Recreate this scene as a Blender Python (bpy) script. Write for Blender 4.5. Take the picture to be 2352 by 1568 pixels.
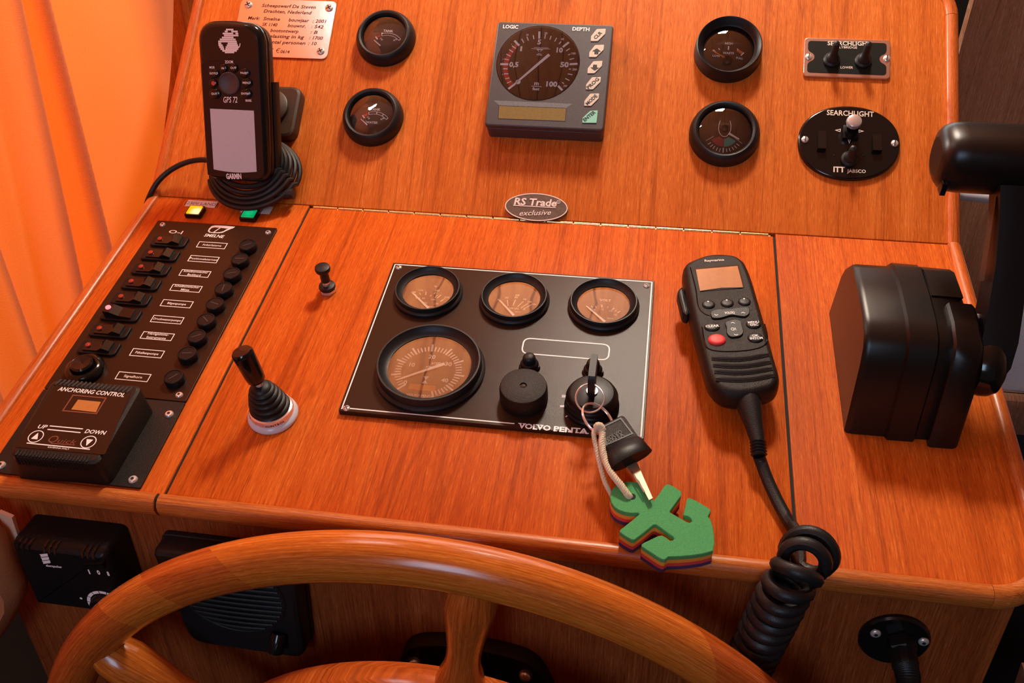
import bpy, bmesh, math, random
from mathutils import Vector, Matrix
random.seed(7)
pi, cos, sin = math.pi, math.cos, math.sin
S = bpy.context.scene
C = S.collection
for o in list(bpy.data.objects): bpy.data.objects.remove(o)

# ------------------------------------------------------------------ camera
IW, IH, FPX = 2352, 1568, 2083.84
CAM = Vector((0.32491, -0.76820, 0.36499))
RC = Matrix(((0.98723990, -0.07896292, 0.13828314),
             (0.15899021, 0.53739739, -0.82820659),
             (-0.00891539, 0.83962426, 0.54309448)))
cd = bpy.data.cameras.new('camera')
cd.sensor_width = 36.0
cd.lens = 36.0 * FPX / IW
cd.clip_start = 0.01
cam = bpy.data.objects.new('camera', cd); C.objects.link(cam)
cam.matrix_world = Matrix.Translation(CAM) @ RC.to_4x4()
S.camera = cam

# ------------------------------------------------------------------ world, lights, exposure
S.view_settings.view_transform = 'Standard'
S.view_settings.look = 'None'
S.view_settings.exposure = -0.08
S.view_settings.gamma = 1.0
S.view_settings.use_curve_mapping = False
w = bpy.data.worlds.new('world'); S.world = w; w.use_nodes = True
w.node_tree.nodes['Background'].inputs[0].default_value = (0.60, 0.47, 0.36, 1)
w.node_tree.nodes['Background'].inputs[1].default_value = 0.12

def area(name, loc, target, sx, sy, power, col):
    l = bpy.data.lights.new(name, 'AREA'); l.shape = 'RECTANGLE'
    l.size = sx; l.size_y = sy; l.energy = power; l.color = col
    o = bpy.data.objects.new(name, l); C.objects.link(o)
    o.location = loc
    d = Vector(target) - Vector(loc)
    o.rotation_euler = d.to_track_quat('-Z', 'Y').to_euler()
    return o
area('cabin_ceiling_lamp', (0.33, 0.40, 1.08), (0.18, -0.10, 0), 0.16, 0.16, 14.5, (1.0, 0.88, 0.72))
area('windscreen_daylight', (0.10, 1.30, 0.62), (0.25, -0.1, 0.05), 1.4, 0.34, 6, (1.0, 0.97, 0.92))
area('port_window_daylight', (-1.05, 0.70, 0.70), (-0.23, 0.0, 0.1), 0.30, 0.4, 62, (1.0, 0.93, 0.82))
area('ceiling_fill', (0.05, 0.95, 0.95), (0.05, 0.75, 1.32), 1.3, 0.5, 15, (1.0, 0.84, 0.62))  # added fill, unseen: brightens the ceiling that dials and black panels reflect
area('aft_door_daylight', (0.0, -2.2, 1.0), (0.25, -0.1, 0.3), 0.5, 1.0, 16, (0.55, 0.74, 1.0))
area('hatch_daylight', (-0.42, -0.06, 1.10), (0.1, 0.0, 0.1), 0.04, 0.50, 2.2, (0.85, 0.92, 1.0))

# ------------------------------------------------------------------ frames of the console surfaces
AL, BE, VD = 0.22388320, 0.74322699, 0.33996846
class Frame:
    def __init__(s, o, ex, ey, ez):
        s.o = Vector(o); s.R = Matrix((ex, ey, ez)).transposed()   # columns = axes
    def w(s, u, v, h=0): return s.o + s.R @ Vector((u, v, h))
    def loc(s, p): return s.R.transposed() @ (Vector(p) - s.o)
    def mat(s, u=0, v=0, h=0): return Matrix.Translation(s.w(u, v, h)) @ s.R.to_4x4()
FD = Frame((0, 0, 0), (1, 0, 0), (0, cos(AL), sin(AL)), (0, -sin(AL), cos(AL)))      # sloping desk
FU = Frame((0, 0, 0), (1, 0, 0), (0, cos(BE), sin(BE)), (0, -sin(BE), cos(BE)))      # upper dash
FF = Frame(FD.w(0, -VD, 0), (1, 0, 0), (0, 0, 1), (0, -1, 0))                        # vertical front
gt = math.radians(74)
FG = Frame((-0.0600, -0.022, 0.026), (1, 0, 0), (0, cos(gt), sin(gt)), (0, -sin(gt), cos(gt)))   # face of the handheld
FW = Frame((0.203, -0.402, -0.336), (1, 0, 0), (0, 0, 1), (0, -1, 0))                # wheel plane
FR = {'D': FD, 'U': FU, 'F': FF, 'G': FG, 'W': FW}
def ray(x, y):
    return (RC @ Vector(((x - IW / 2) / FPX, -(y - IH / 2) / FPX, -1))).normalized()
def at(fr, x, y, h=0):
    F = FR[fr]; d = ray(x, y); n = F.R.col[2]
    t = (h - (CAM - F.o).dot(n)) / d.dot(n)
    q = F.loc(CAM + d * t); return (q.x, q.y)
def at3(fr, x, y, h=0): q = at(fr, x, y, h); return (q[0], q[1], h)
def onX(x, y, xx): d = ray(x, y); return CAM + d * ((xx - CAM.x) / d.x)
def onY(x, y, yy): d = ray(x, y); return CAM + d * ((yy - CAM.y) / d.y)
def Z(ox, oy, s): return lambda x, y: (ox + x / s, oy + y / s)
def P(fr, h, z, pts): return [at(fr, *z(*p), h) for p in pts]

# ------------------------------------------------------------------ materials
def nmat(name):
    m = bpy.data.materials.new(name); m.use_nodes = True
    return m, m.node_tree.nodes, m.node_tree.links, m.node_tree.nodes['Principled BSDF']
def plain(name, col, rough=0.5, metal=0.0, bump=0.0, bscale=900, emit=0, ecol=None, spec=0.5, var=0.0, coat=0.0, trans=0):
    m, N, L, b = nmat(name)
    b.inputs['Base Color'].default_value = (*col, 1); b.inputs['Roughness'].default_value = rough
    b.inputs['Metallic'].default_value = metal; b.inputs['Specular IOR Level'].default_value = spec
    b.inputs['Coat Weight'].default_value = coat; b.inputs['Coat Roughness'].default_value = 0.08
    tc = N.new('ShaderNodeTexCoord')
    nz = N.new('ShaderNodeTexNoise'); nz.inputs['Scale'].default_value = bscale; nz.inputs['Detail'].default_value = 3
    L.new(tc.outputs['Object'], nz.inputs['Vector'])
    if bump:
        bp = N.new('ShaderNodeBump'); bp.inputs['Strength'].default_value = bump; bp.inputs['Distance'].default_value = 0.0006
        L.new(nz.outputs['Fac'], bp.inputs['Height']); L.new(bp.outputs['Normal'], b.inputs['Normal'])
    if var:
        mx = N.new('ShaderNodeMix'); mx.data_type = 'RGBA'
        mx.inputs[6].default_value = (*[c * (1 - var) for c in col], 1)
        mx.inputs[7].default_value = (*[min(1, c * (1 + var)) for c in col], 1)
        L.new(nz.outputs['Fac'], mx.inputs[0]); L.new(mx.outputs[2], b.inputs['Base Color'])
    if emit:
        b.inputs['Emission Color'].default_value = (*(ecol or col), 1); b.inputs['Emission Strength'].default_value = emit
    return m
def wood(name, dark, mid, light, rough=0.46, hi=(1, 0.06, 0.06), scale=1.0, uv=False, coat=0.0, bands=0.5, pores=1.0, spec=0.13):
    """hi: per-axis stretch; the small ones run along the grain"""
    m, N, L, b = nmat(name)
    tc = N.new('ShaderNodeTexCoord'); oi = N.new('ShaderNodeObjectInfo')
    add = N.new('ShaderNodeVectorMath'); add.operation = 'ADD'
    mul = N.new('ShaderNodeMath'); mul.operation = 'MULTIPLY'; mul.inputs[1].default_value = 7.3
    L.new(oi.outputs['Random'], mul.inputs[0])
    L.new(tc.outputs['UV' if uv else 'Object'], add.inputs[0]); L.new(mul.outputs[0], add.inputs[1])
    def noise(sc, stretch, detail=4, dist=0.0, rough_=0.55):
        mp = N.new('ShaderNodeMapping'); mp.inputs['Scale'].default_value = [sc * scale * k for k in stretch]
        nz = N.new('ShaderNodeTexNoise'); nz.inputs['Scale'].default_value = 1.0
        nz.inputs['Detail'].default_value = detail; nz.inputs['Distortion'].default_value = dist
        nz.inputs['Roughness'].default_value = rough_
        L.new(add.outputs[0], mp.inputs['Vector']); L.new(mp.outputs[0], nz.inputs['Vector'])
        return nz.outputs['Fac']
    n1 = noise(42, [h if h > .5 else h * .6 for h in hi], 4, 0.5)                               # broad tone bands
    n2 = noise(820, [h if h > .5 else h * .35 for h in hi], 4, 0.15, 0.65)  # grain lines
    n3 = noise(1250, [h if h > .5 else h * 1.3 for h in hi], 2, 0.0)   # pores
    r1 = N.new('ShaderNodeValToRGB'); e = r1.color_ramp.elements
    e[0].position = 0.29; e[0].color = (*dark, 1); e[1].position = 0.71; e[1].color = (*light, 1)
    k = e.new(0.5); k.color = (*mid, 1)
    mixv = N.new('ShaderNodeMath'); mixv.operation = 'MULTIPLY_ADD'; mixv.inputs[1].default_value = bands
    sc2 = N.new('ShaderNodeMath'); sc2.operation = 'MULTIPLY'; sc2.inputs[1].default_value = 1 - bands
    L.new(n2, sc2.inputs[0]); L.new(n1, mixv.inputs[0]); L.new(sc2.outputs[0], mixv.inputs[2])
    L.new(mixv.outputs[0], r1.inputs[0])
    r2 = N.new('ShaderNodeValToRGB'); e = r2.color_ramp.elements
    e[0].position = 0.30; e[0].color = (0.66, 0.58, 0.52, 1); e[1].position = 0.44; e[1].color = (1, 1, 1, 1)
    k = e.new(0.57); k.color = (1, 1, 1, 1); k = e.new(0.68); k.color = (1.25, 1.6, 2.3, 1)
    L.new(n3, r2.inputs[0])
    mx = N.new('ShaderNodeMix'); mx.data_type = 'RGBA'; mx.blend_type = 'MULTIPLY'; mx.inputs[0].default_value = 0.75 * pores
    mx.clamp_result = False
    L.new(r1.outputs[0], mx.inputs[6]); L.new(r2.outputs[0], mx.inputs[7])
    # dark vein lines
    n4 = noise(34, [h if h > .5 else h * .5 for h in hi], 2, 0.9, 0.5)
    r3 = N.new('ShaderNodeValToRGB'); e = r3.color_ramp.elements
    e[0].position = 0.485; e[0].color = (1, 1, 1, 1); e[1].position = 0.520; e[1].color = (1, 1, 1, 1)
    k = e.new(0.5); k.color = (0.50, 0.42, 0.38, 1)
    L.new(n4, r3.inputs[0])
    mx2 = N.new('ShaderNodeMix'); mx2.data_type = 'RGBA'; mx2.blend_type = 'MULTIPLY'; mx2.inputs[0].default_value = 0.5
    L.new(mx.outputs[2], mx2.inputs[6]); L.new(r3.outputs[0], mx2.inputs[7])
    L.new(mx2.outputs[2], b.inputs['Base Color'])
    b.inputs['Roughness'].default_value = rough; b.inputs['Coat Weight'].default_value = coat
    b.inputs['Coat Roughness'].default_value = 0.18; b.inputs['Specular IOR Level'].default_value = spec
    bp = N.new('ShaderNodeBump'); bp.inputs['Strength'].default_value = 0.25; bp.inputs['Distance'].default_value = 0.0003
    L.new(n3, bp.inputs['Height']); L.new(bp.outputs['Normal'], b.inputs['Normal'])
    return m
def glass(name, k=0.25, rough=0.02, tint=(1, 1, 1)):
    m, N, L, b = nmat(name); N.remove(b); out = N['Material Output']
    tr = N.new('ShaderNodeBsdfTransparent'); tr.inputs[0].default_value = (*tint, 1)
    gl = N.new('ShaderNodeBsdfGlossy'); gl.inputs['Roughness'].default_value = rough
    fr = N.new('ShaderNodeFresnel'); fr.inputs[0].default_value = 1.5
    ad = N.new('ShaderNodeMath'); ad.operation = 'ADD'; ad.inputs[1].default_value = k; ad.use_clamp = True
    mx = N.new('ShaderNodeMixShader')
    L.new(fr.outputs[0], ad.inputs[0]); L.new(ad.outputs[0], mx.inputs[0])
    L.new(tr.outputs[0], mx.inputs[1]); L.new(gl.outputs[0], mx.inputs[2]); L.new(mx.outputs[0], out.inputs[0])
    return m
M_ = {}
M_['desk'] = wood('teak_desk', (0.37, 0.052, 0.004), (0.59, 0.106, 0.009), (0.74, 0.170, 0.020))
M_['dash'] = wood('teak_dash', (0.42, 0.076, 0.008), (0.61, 0.140, 0.018), (0.76, 0.205, 0.034))
M_['edge'] = wood('teak_moulding', (0.34, 0.055, 0.008), (0.58, 0.125, 0.020), (0.78, 0.21, 0.042), scale=2.2, bands=.3, rough=0.34, coat=0.12, spec=.4)
M_['edgex'] = wood('teak_moulding_across', (0.22, 0.045, 0.008), (0.54, 0.14, 0.024), (0.80, 0.26, 0.055), scale=2.4, bands=.3, rough=0.32, hi=(0.05, 1, 1), coat=0.12, spec=.4)
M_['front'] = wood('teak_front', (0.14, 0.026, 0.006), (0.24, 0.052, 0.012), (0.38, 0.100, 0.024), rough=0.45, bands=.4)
M_['rimA'] = wood('wheel_wood_red', (0.26, 0.038, 0.006), (0.52, 0.10, 0.014), (0.72, 0.19, 0.030), rough=0.2, uv=True, hi=(0.05, 1, 1), scale=1.3, coat=0.7, bands=.35)
M_['rimB'] = wood('wheel_wood_gold', (0.30, 0.056, 0.007), (0.60, 0.145, 0.017), (0.82, 0.26, 0.038), rough=0.2, uv=True, hi=(0.05, 1, 1), scale=1.3, coat=0.7, bands=.35)
M_['ceil'] = wood('ceiling_wood', (0.40, 0.10, 0.03), (0.62, 0.19, 0.06), (0.80, 0.30, 0.10), rough=0.5, coat=0.0)
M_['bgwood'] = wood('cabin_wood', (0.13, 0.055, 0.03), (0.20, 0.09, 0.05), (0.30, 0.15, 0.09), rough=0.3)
M_['black'] = plain('black_plastic', (0.009, 0.008, 0.008), 0.36, spec=.22, bump=0.10, bscale=1500)
M_['gloss'] = plain('gloss_black_plastic', (0.007, 0.0065, 0.0065), 0.14, bump=0.0, spec=.45)
M_['matte'] = plain('textured_black_plastic', (0.012, 0.008, 0.006), 0.40, bump=0.6, bscale=1800, spec=.32)
M_['panel'] = plain('black_panel_lacquer', (0.036, 0.014, 0.007), 0.26, bump=0.15, bscale=2600, spec=0.18)
M_['rubber'] = plain('black_rubber', (0.010, 0.010, 0.011), 0.44, bump=0.25, bscale=1300, spec=.38)
M_['grey'] = plain('charcoal_plastic', (0.050, 0.042, 0.048), 0.42, bump=0.3, bscale=2500)
M_['bracket'] = plain('brown_black_plastic', (0.045, 0.024, 0.014), 0.45, bump=0.25, bscale=1500)
M_['dial'] = plain('dial_face', (0.060, 0.024, 0.013), 0.5, var=0.2, bscale=200)
M_['white'] = plain('white_print', (0.95, 0.92, 0.90), 0.5)
M_['dim'] = plain('cream_print', (0.88, 0.74, 0.60), 0.5)
M_['red'] = plain('red_print', (0.60, 0.045, 0.035), 0.5)
M_['orange'] = plain('orange_print', (0.75, 0.20, 0.04), 0.5)
M_['brownp'] = plain('brown_print', (0.22, 0.060, 0.035), 0.5)
M_['redseg'] = plain('dark_red_print', (0.36, 0.05, 0.045), 0.5)
M_['grnseg'] = plain('dark_green_print', (0.07, 0.28, 0.20), 0.5)
M_['blackp'] = plain('black_print', (0.014, 0.012, 0.012), 0.5)
M_['blade'] = plain('dull_key_steel', (0.40, 0.33, 0.24), 0.45, metal=0.7)
M_['thr'] = plain('satin_black_housing', (0.010, 0.006, 0.005), 0.31, bump=0.10, bscale=4200, spec=0.42)
M_['field'] = plain('black_anodised_field', (0.012, 0.012, 0.010), 0.5, spec=.12)
M_['chrome'] = plain('chrome', (0.88, 0.88, 0.90), 0.16, metal=0.72)
M_['steel'] = plain('brushed_steel', (0.76, 0.72, 0.68), 0.30, metal=0.6, bump=0.1, bscale=800)
M_['nickel'] = plain('nickel_ring', (0.95, 0.80, 0.74), 0.22, metal=0.6)
M_['brass'] = plain('brass_hinge', (0.86, 0.60, 0.26), 0.25, metal=1.0, bump=0.2, bscale=500)
M_['pewter'] = plain('antique_pewter', (0.16, 0.11, 0.085), 0.42, metal=0.3, bump=0.3, bscale=400, var=0.4)
M_['pewterhi'] = plain('polished_pewter', (0.88, 0.76, 0.68), 0.45, metal=0.3)
M_['glass'] = glass('gauge_glass', 0.05)
M_['glassR'] = glass('instrument_glass', 0.22, 0.03)
M_['acryl'] = plain('clear_acrylic_washer', (0.62, 0.64, 0.72), 0.25)
M_['lcdgrey'] = plain('lcd_grey', (0.58, 0.64, 0.70), 0.35, var=0.06, bscale=600)
M_['lcdgold'] = plain('lcd_gold', (0.20, 0.135, 0.030), 0.4, var=0.25, bscale=700)
M_['lcdamb'] = plain('lcd_amber', (0.52, 0.21, 0.055), 0.3, var=0.15, bscale=300)
M_['speck'] = plain('speckled_grey', (0.13, 0.14, 0.15), 0.5, bump=0.6, var=0.6, bscale=1500)
M_['btn'] = plain('ivory_button', (0.66, 0.58, 0.47), 0.45)
M_['teal'] = plain('teal_button', (0.26, 0.66, 0.50), 0.45)
M_['redbtn'] = plain('red_rubber_button', (0.80, 0.045, 0.045), 0.5)
M_['redlens'] = plain('red_lens', (0.35, 0.035, 0.02), 0.2)
M_['redlit'] = plain('lit_red_lens', (1, 0.1, 0.1), 0.2, emit=2.6, ecol=(1, 0.14, 0.16))
M_['ambit'] = None
M_['label'] = plain('paper_label', (0.80, 0.72, 0.70), 0.6)
M_['plate'] = plain('aluminium_plate', (0.80, 0.62, 0.56), 0.22, metal=0.9, bump=0.05, bscale=300)
M_['foamG'] = plain('green_foam', (0.075, 0.37, 0.12), 0.85, bump=0.6, var=0.35, bscale=1400)
M_['foamY'] = plain('yellow_foam', (0.80, 0.32, 0.03), 0.85, bump=0.4, bscale=1400)
M_['foamR'] = plain('red_foam', (0.66, 0.06, 0.05), 0.85, bump=0.4, bscale=1400)
M_['foamB'] = plain('blue_foam', (0.06, 0.03, 0.12), 0.85, bump=0.4, bscale=1400)
M_['rope'] = plain('cream_cord', (0.80, 0.68, 0.47), 0.8, bump=0.6, bscale=1800, var=0.15)
M_['cush'] = plain('grey_fabric', (0.60, 0.60, 0.62), 0.9, bump=0.5, bscale=500, var=0.15)
M_['bluecush'] = plain('blue_grey_fabric', (0.10, 0.14, 0.20), 0.9, bump=0.5, bscale=500, var=0.15)
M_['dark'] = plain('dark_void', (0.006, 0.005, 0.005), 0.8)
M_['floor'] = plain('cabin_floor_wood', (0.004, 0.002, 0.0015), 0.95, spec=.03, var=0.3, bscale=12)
M_['drape'] = plain('brown_fabric', (0.38, 0.15, 0.055), 0.85, bump=0.4, bscale=900, var=0.2)
M_['palewood'] = plain('pale_wood', (0.80, 0.50, 0.34), 0.5, var=0.15, bscale=60)
def lens(name, c1, c2, e1, centre):
    m, N, L, b = nmat(name)
    tc = N.new('ShaderNodeTexCoord'); mp = N.new('ShaderNodeMapping')
    mp.inputs['Location'].default_value = [-k * 110 for k in centre]; mp.inputs['Scale'].default_value = (110, 110, 110)
    gr = N.new('ShaderNodeTexGradient'); gr.gradient_type = 'SPHERICAL'
    r = N.new('ShaderNodeValToRGB'); r.color_ramp.elements[0].color = (*c1, 1); r.color_ramp.elements[1].color = (*c2, 1)
    r.color_ramp.elements[0].position = .2; r.color_ramp.elements[1].position = .75
    L.new(tc.outputs['Object'], mp.inputs[0]); L.new(mp.outputs[0], gr.inputs[0]); L.new(gr.outputs[0], r.inputs[0])
    L.new(r.outputs[0], b.inputs['Emission Color']); b.inputs['Emission Strength'].default_value = e1
    b.inputs['Base Color'].default_value = (*[c * .4 for c in c1], 1); b.inputs['Roughness'].default_value = 0.15
    return m
def cloth():
    m, N, L, b = nmat('orange_curtain_fabric'); out = N['Material Output']
    tc = N.new('ShaderNodeTexCoord')
    nz = N.new('ShaderNodeTexNoise'); nz.inputs['Scale'].default_value = 900; nz.inputs['Detail'].default_value = 2
    L.new(tc.outputs['Object'], nz.inputs['Vector'])
    mx = N.new('ShaderNodeMix'); mx.data_type = 'RGBA'
    mx.inputs[6].default_value = (0.95, 0.25, 0.09, 1); mx.inputs[7].default_value = (1.0, 0.38, 0.18, 1)
    L.new(nz.outputs['Fac'], mx.inputs[0])
    b.inputs['Roughness'].default_value = 0.85; b.inputs['Specular IOR Level'].default_value = 0.1
    L.new(mx.outputs[2], b.inputs['Base Color'])
    tl = N.new('ShaderNodeBsdfTranslucent'); tl.inputs[0].default_value = (0.95, 0.17, 0.010, 1)
    bp = N.new('ShaderNodeBump'); bp.inputs['Strength'].default_value = 0.35; bp.inputs['Distance'].default_value = 0.0006
    L.new(nz.outputs['Fac'], bp.inputs['Height']); L.new(bp.outputs['Normal'], b.inputs['Normal'])
    ms = N.new('ShaderNodeMixShader'); ms.inputs[0].default_value = 0.22
    L.new(b.outputs[0], ms.inputs[1]); L.new(tl.outputs[0], ms.inputs[2]); L.new(ms.outputs[0], out.inputs[0])
    return m
M_['cloth'] = cloth()

# ------------------------------------------------------------------ mesh builder
class MB:
    def __init__(s, off=(0, 0, 0)):
        s.v = []; s.f = []; s.uv = {}; s.off = Vector(off); s.smooth = True
    def add(s, verts, faces, uvs=None):
        b = len(s.v); s.v += [Vector(p) for p in verts]; s.f += [tuple(b + i for i in f) for f in faces]
        if uvs:
            for i, q in enumerate(uvs): s.uv[b + i] = q
        return s
    def loft(s, rings, cap0=True, cap1=True, closed=True):
        n = len(rings[0]); V = [p for r in rings for p in r]; F = []
        for i in range(len(rings) - 1):
            for j in range(n if closed else n - 1):
                k = (j + 1) % n
                F.append((i * n + j, i * n + k, (i + 1) * n + k, (i + 1) * n + j))
        if cap0: F.append(tuple(reversed(range(n))))
        if cap1: F.append(tuple((len(rings) - 1) * n + j for j in range(n)))
        return s.add(V, F)
    def prism(s, out, z0, z1, bev=0.0, steps=2):
        """outline (ccw list of 2D) from z0 to z1, top edge rounded by bev"""
        out = ccw(out)
        R = [[(x, y, z0) for x, y in out]]
        if bev > 0:
            R.append([(x, y, z1 - bev) for x, y in out])
            for k in range(1, steps + 1):
                a = k / steps * pi / 2
                ins = inset(out, bev * (1 - cos(a)))
                R.append([(x, y, z1 - bev + bev * sin(a)) for x, y in ins])
        else: R.append([(x, y, z1) for x, y in out])
        return s.loft(R)
    def lathe(s, prof, cx=0, cy=0, cz=0, n=40, axis=None, ex=None, cap0=False, cap1=False):
        """prof [(r, z)], round axis z at (cx, cy)"""
        R = [[(cx + r * cos(2 * pi * j / n), cy + r * sin(2 * pi * j / n), cz + z) for j in range(n)] for r, z in prof]
        if axis is not None:
            a = Vector(axis).normalized(); t = Vector((0, 0, 1)) if abs(a.z) < .9 else Vector((1, 0, 0))
            e1 = a.cross(t).normalized(); e2 = a.cross(e1); c = Vector((cx, cy, cz))
            R = [[c + e1 * r * cos(2 * pi * j / n) + e2 * r * sin(2 * pi * j / n) + a * z for j in range(n)] for r, z in prof]
        return s.loft(R, cap0, cap1)
    def tube(s, pts, r, n=10, closed=False, caps=True, squash=None):
        pts = [Vector(p) for p in pts]; m = len(pts); rings = []
        rad = r if callable(r) else (lambda i: r)
        T = []
        for i in range(m):
            a = pts[(i - 1) % m] if (closed or i > 0) else pts[0]
            b = pts[(i + 1) % m] if (closed or i < m - 1) else pts[-1]
            T.append((b - a).normalized())
        up = Vector((0, 0, 1)) if abs(T[0].z) < .9 else Vector((1, 0, 0))
        N = (up - T[0] * up.dot(T[0])).normalized()
        for i in range(m):
            N = (N - T[i] * N.dot(T[i])).normalized(); B = T[i].cross(N)
            rr = rad(i)
            rings.append([pts[i] + N * rr * cos(2 * pi * j / n) + B * rr * sin(2 * pi * j / n) for j in range(n)])
        if closed:
            b = len(s.v); V = [p for q in rings for p in q]; F = []
            # twist-align last to first
            best = min(range(n), key=lambda k: (rings[-1][k] - rings[0][0]).length)
            for i in range(m):
                for j in range(n):
                    k = (j + 1) % n
                    if i < m - 1: F.append((i * n + j, (i + 1) * n + j, (i + 1) * n + k, i * n + k))
                    else: F.append((i * n + (j + best) % n, j, k, i * n + (k + best) % n))
            return s.add(V, F)
        b = len(s.v); F = []; V = [p for q in rings for p in q]
        for i in range(m - 1):
            for j in range(n):
                k = (j + 1) % n; F.append((i * n + j, (i + 1) * n + j, (i + 1) * n + k, i * n + k))
        if caps: F.append(tuple(range(n))); F.append(tuple((m - 1) * n + j for j in reversed(range(n))))
        return s.add(V, F)
    def ball(s, c, r, n=16, m=10, sc=(1, 1, 1)):
        R = []
        for i in range(m + 1):
            a = pi * i / m; rr = max(sin(a), 1e-4) * r
            R.append([(c[0] + rr * cos(2 * pi * j / n) * sc[0], c[1] + rr * sin(2 * pi * j / n) * sc[1], c[2] - r * cos(a) * sc[2]) for j in range(n)])
        return s.loft(R)
    def box(s, x0, x1, y0, y1, z0, z1, bev=0.0, r=0.0):
        o = rpoly([(x0, y0), (x1, y0), (x1, y1), (x0, y1)], r) if r else [(x0, y0), (x1, y0), (x1, y1), (x0, y1)]
        return s.prism(o, z0, z1, bev)
    def ring2(s, c, r0, r1, z, a0=0, a1=2 * pi, n=48, th=0.0001):
        full = abs(a1 - a0) > 6.28
        A = [a0 + (a1 - a0) * i / n for i in range(n + (0 if full else 1))]
        V = [(c[0] + r * cos(a), c[1] + r * sin(a), z) for a in A for r in (r0, r1)]
        k = len(A); F = []
        for i in range(k if full else k - 1):
            j = (i + 1) % k; F.append((2 * i, 2 * i + 1, 2 * j + 1, 2 * j))
        return s.add(V, F)
    def line(s, p, q, wd, z):
        p = Vector(p).to_2d(); q = Vector(q).to_2d(); d = (q - p); d = d.normalized() if d.length else Vector((1, 0)); n = Vector((-d.y, d.x)) * wd / 2
        return s.add([(*(p - n), z), (*(q - n), z), (*(q + n), z), (*(p + n), z)], [(0, 1, 2, 3)])
    def poly(s, pts, z): 
        pts = ccw(pts); return s.add([(x, y, z) for x, y in pts], [tuple(range(len(pts)))])
    def frame_poly(s, pts, wd, z):
        pts = ccw(pts); ins = inset(pts, wd); n = len(pts)
        return s.add([(x, y, z) for x, y in pts] + [(x, y, z) for x, y in ins], [(i, (i + 1) % n, n + (i + 1) % n, n + i) for i in range(n)])
    def text(s, t, p, q, hgt, z, bold=0.0, shear=0.0, mono=False):
        """text whose baseline runs from p to q in the plane, capital height hgt"""
        V, Fc, w_, = glyphs(t, bold, shear)
        p = Vector(p[:2]); q = Vector(q[:2]); d = q - p; sx = d.length / w_; d.normalize(); n = Vector((-d.y, d.x)); sy = hgt / 0.70
        return s.add([(*(p + d * x * sx + n * y * sy), z) for x, y in V], Fc)
    def textc(s, t, c, size, z, bold=0.0, ang=0.0, shear=0.0):
        """text centred on c, capital height size"""
        V, Fc, w_ = glyphs(t, bold, shear); k = size / 0.70
        d = Vector((cos(ang), sin(ang))); n = Vector((-d.y, d.x)); c = Vector(c[:2])
        return s.add([(*(c + d * (x - w_ / 2) * k + n * (y - .35) * k), z) for x, y in V], Fc)
    def build(s, name, mat, parent=None, loc=None, smooth=True, flat=False, fr=None, autos=40):
        me = bpy.data.meshes.new(name)
        off = s.off
        me.from_pydata([tuple(p - off) for p in s.v], [], s.f)
        me.materials.append(M_[mat] if isinstance(mat, str) else mat)
        if s.uv:
            ul = me.uv_layers.new(name='UVMap')
            for lp in me.loops: ul.data[lp.index].uv = s.uv.get(lp.vertex_index, (0, 0))
        bm = bmesh.new(); bm.from_mesh(me)
        bmesh.ops.recalc_face_normals(bm, faces=bm.faces) if not flat else None
        if flat:
            for f in bm.faces:
                if f.normal.z < 0: f.normal_flip()
        ang = math.radians(autos)
        for f in bm.faces: f.smooth = smooth and len(f.verts) <= 6
        for e_ in bm.edges:
            if len(e_.link_faces) == 2 and e_.calc_face_angle(0) > ang: e_.smooth = False
        bm.to_mesh(me); bm.free()
        o = bpy.data.objects.new(name, me); C.objects.link(o)
        if parent: o.parent = parent
        if loc is not None: o.location = loc
        return o
def ccw(p):
    a = sum(p[i][0] * p[(i + 1) % len(p)][1] - p[(i + 1) % len(p)][0] * p[i][1] for i in range(len(p)))
    return list(p) if a > 0 else list(reversed(p))
def inset(p, d):
    n = len(p); R = []
    for i in range(n):
        a = Vector(p[i - 1]); b = Vector(p[i]); c = Vector(p[(i + 1) % n])
        e1 = (b - a); e2 = (c - b)
        if e1.length < 1e-9: e1 = e2
        if e2.length < 1e-9: e2 = e1
        e1 = e1.normalized(); e2 = e2.normalized()
        n1 = Vector((-e1.y, e1.x)); n2 = Vector((-e2.y, e2.x)); m = n1 + n2
        if m.length < 1e-6: m = n1
        m = m.normalized(); k = max(m.dot(n1), 0.35)
        R.append(tuple(b + m * d / k))
    return R
def rpoly(pts, r, n=5):
    R = []; N = len(pts)
    rr = r if isinstance(r, (list, tuple)) else [r] * N
    for i in range(N):
        a = Vector(pts[i - 1]); b = Vector(pts[i]); c = Vector(pts[(i + 1) % N])
        d1 = (a - b); d2 = (c - b); k = min(rr[i], d1.length * .49, d2.length * .49)
        p = b + d1.normalized() * k; q = b + d2.normalized() * k
        for j in range(n + 1):
            t = j / n; R.append(tuple(p * (1 - t) ** 2 + b * 2 * t * (1 - t) * (0.9) + q * t ** 2 + (p + q) * .5 * 2 * t * (1 - t) * .1))
    return R
def smoothpts(pts, k=6, closed=False):
    """Catmull-Rom"""
    P_ = [Vector(p) for p in pts]; n = len(P_); R = []
    for i in range(n if closed else n - 1):
        g = (lambda j: P_[j % n]) if closed else (lambda j: P_[max(0, min(n - 1, j))])
        a, b, c, d = g(i - 1), g(i), g(i + 1), g(i + 2)
        for j in range(k):
            t = j / k
            R.append(0.5 * ((2 * b) + (c - a) * t + (2 * a - 5 * b + 4 * c - d) * t * t + (3 * b - a - 3 * c + d) * t ** 3))
    if not closed: R.append(P_[-1])
    return R
_G = {}
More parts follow.
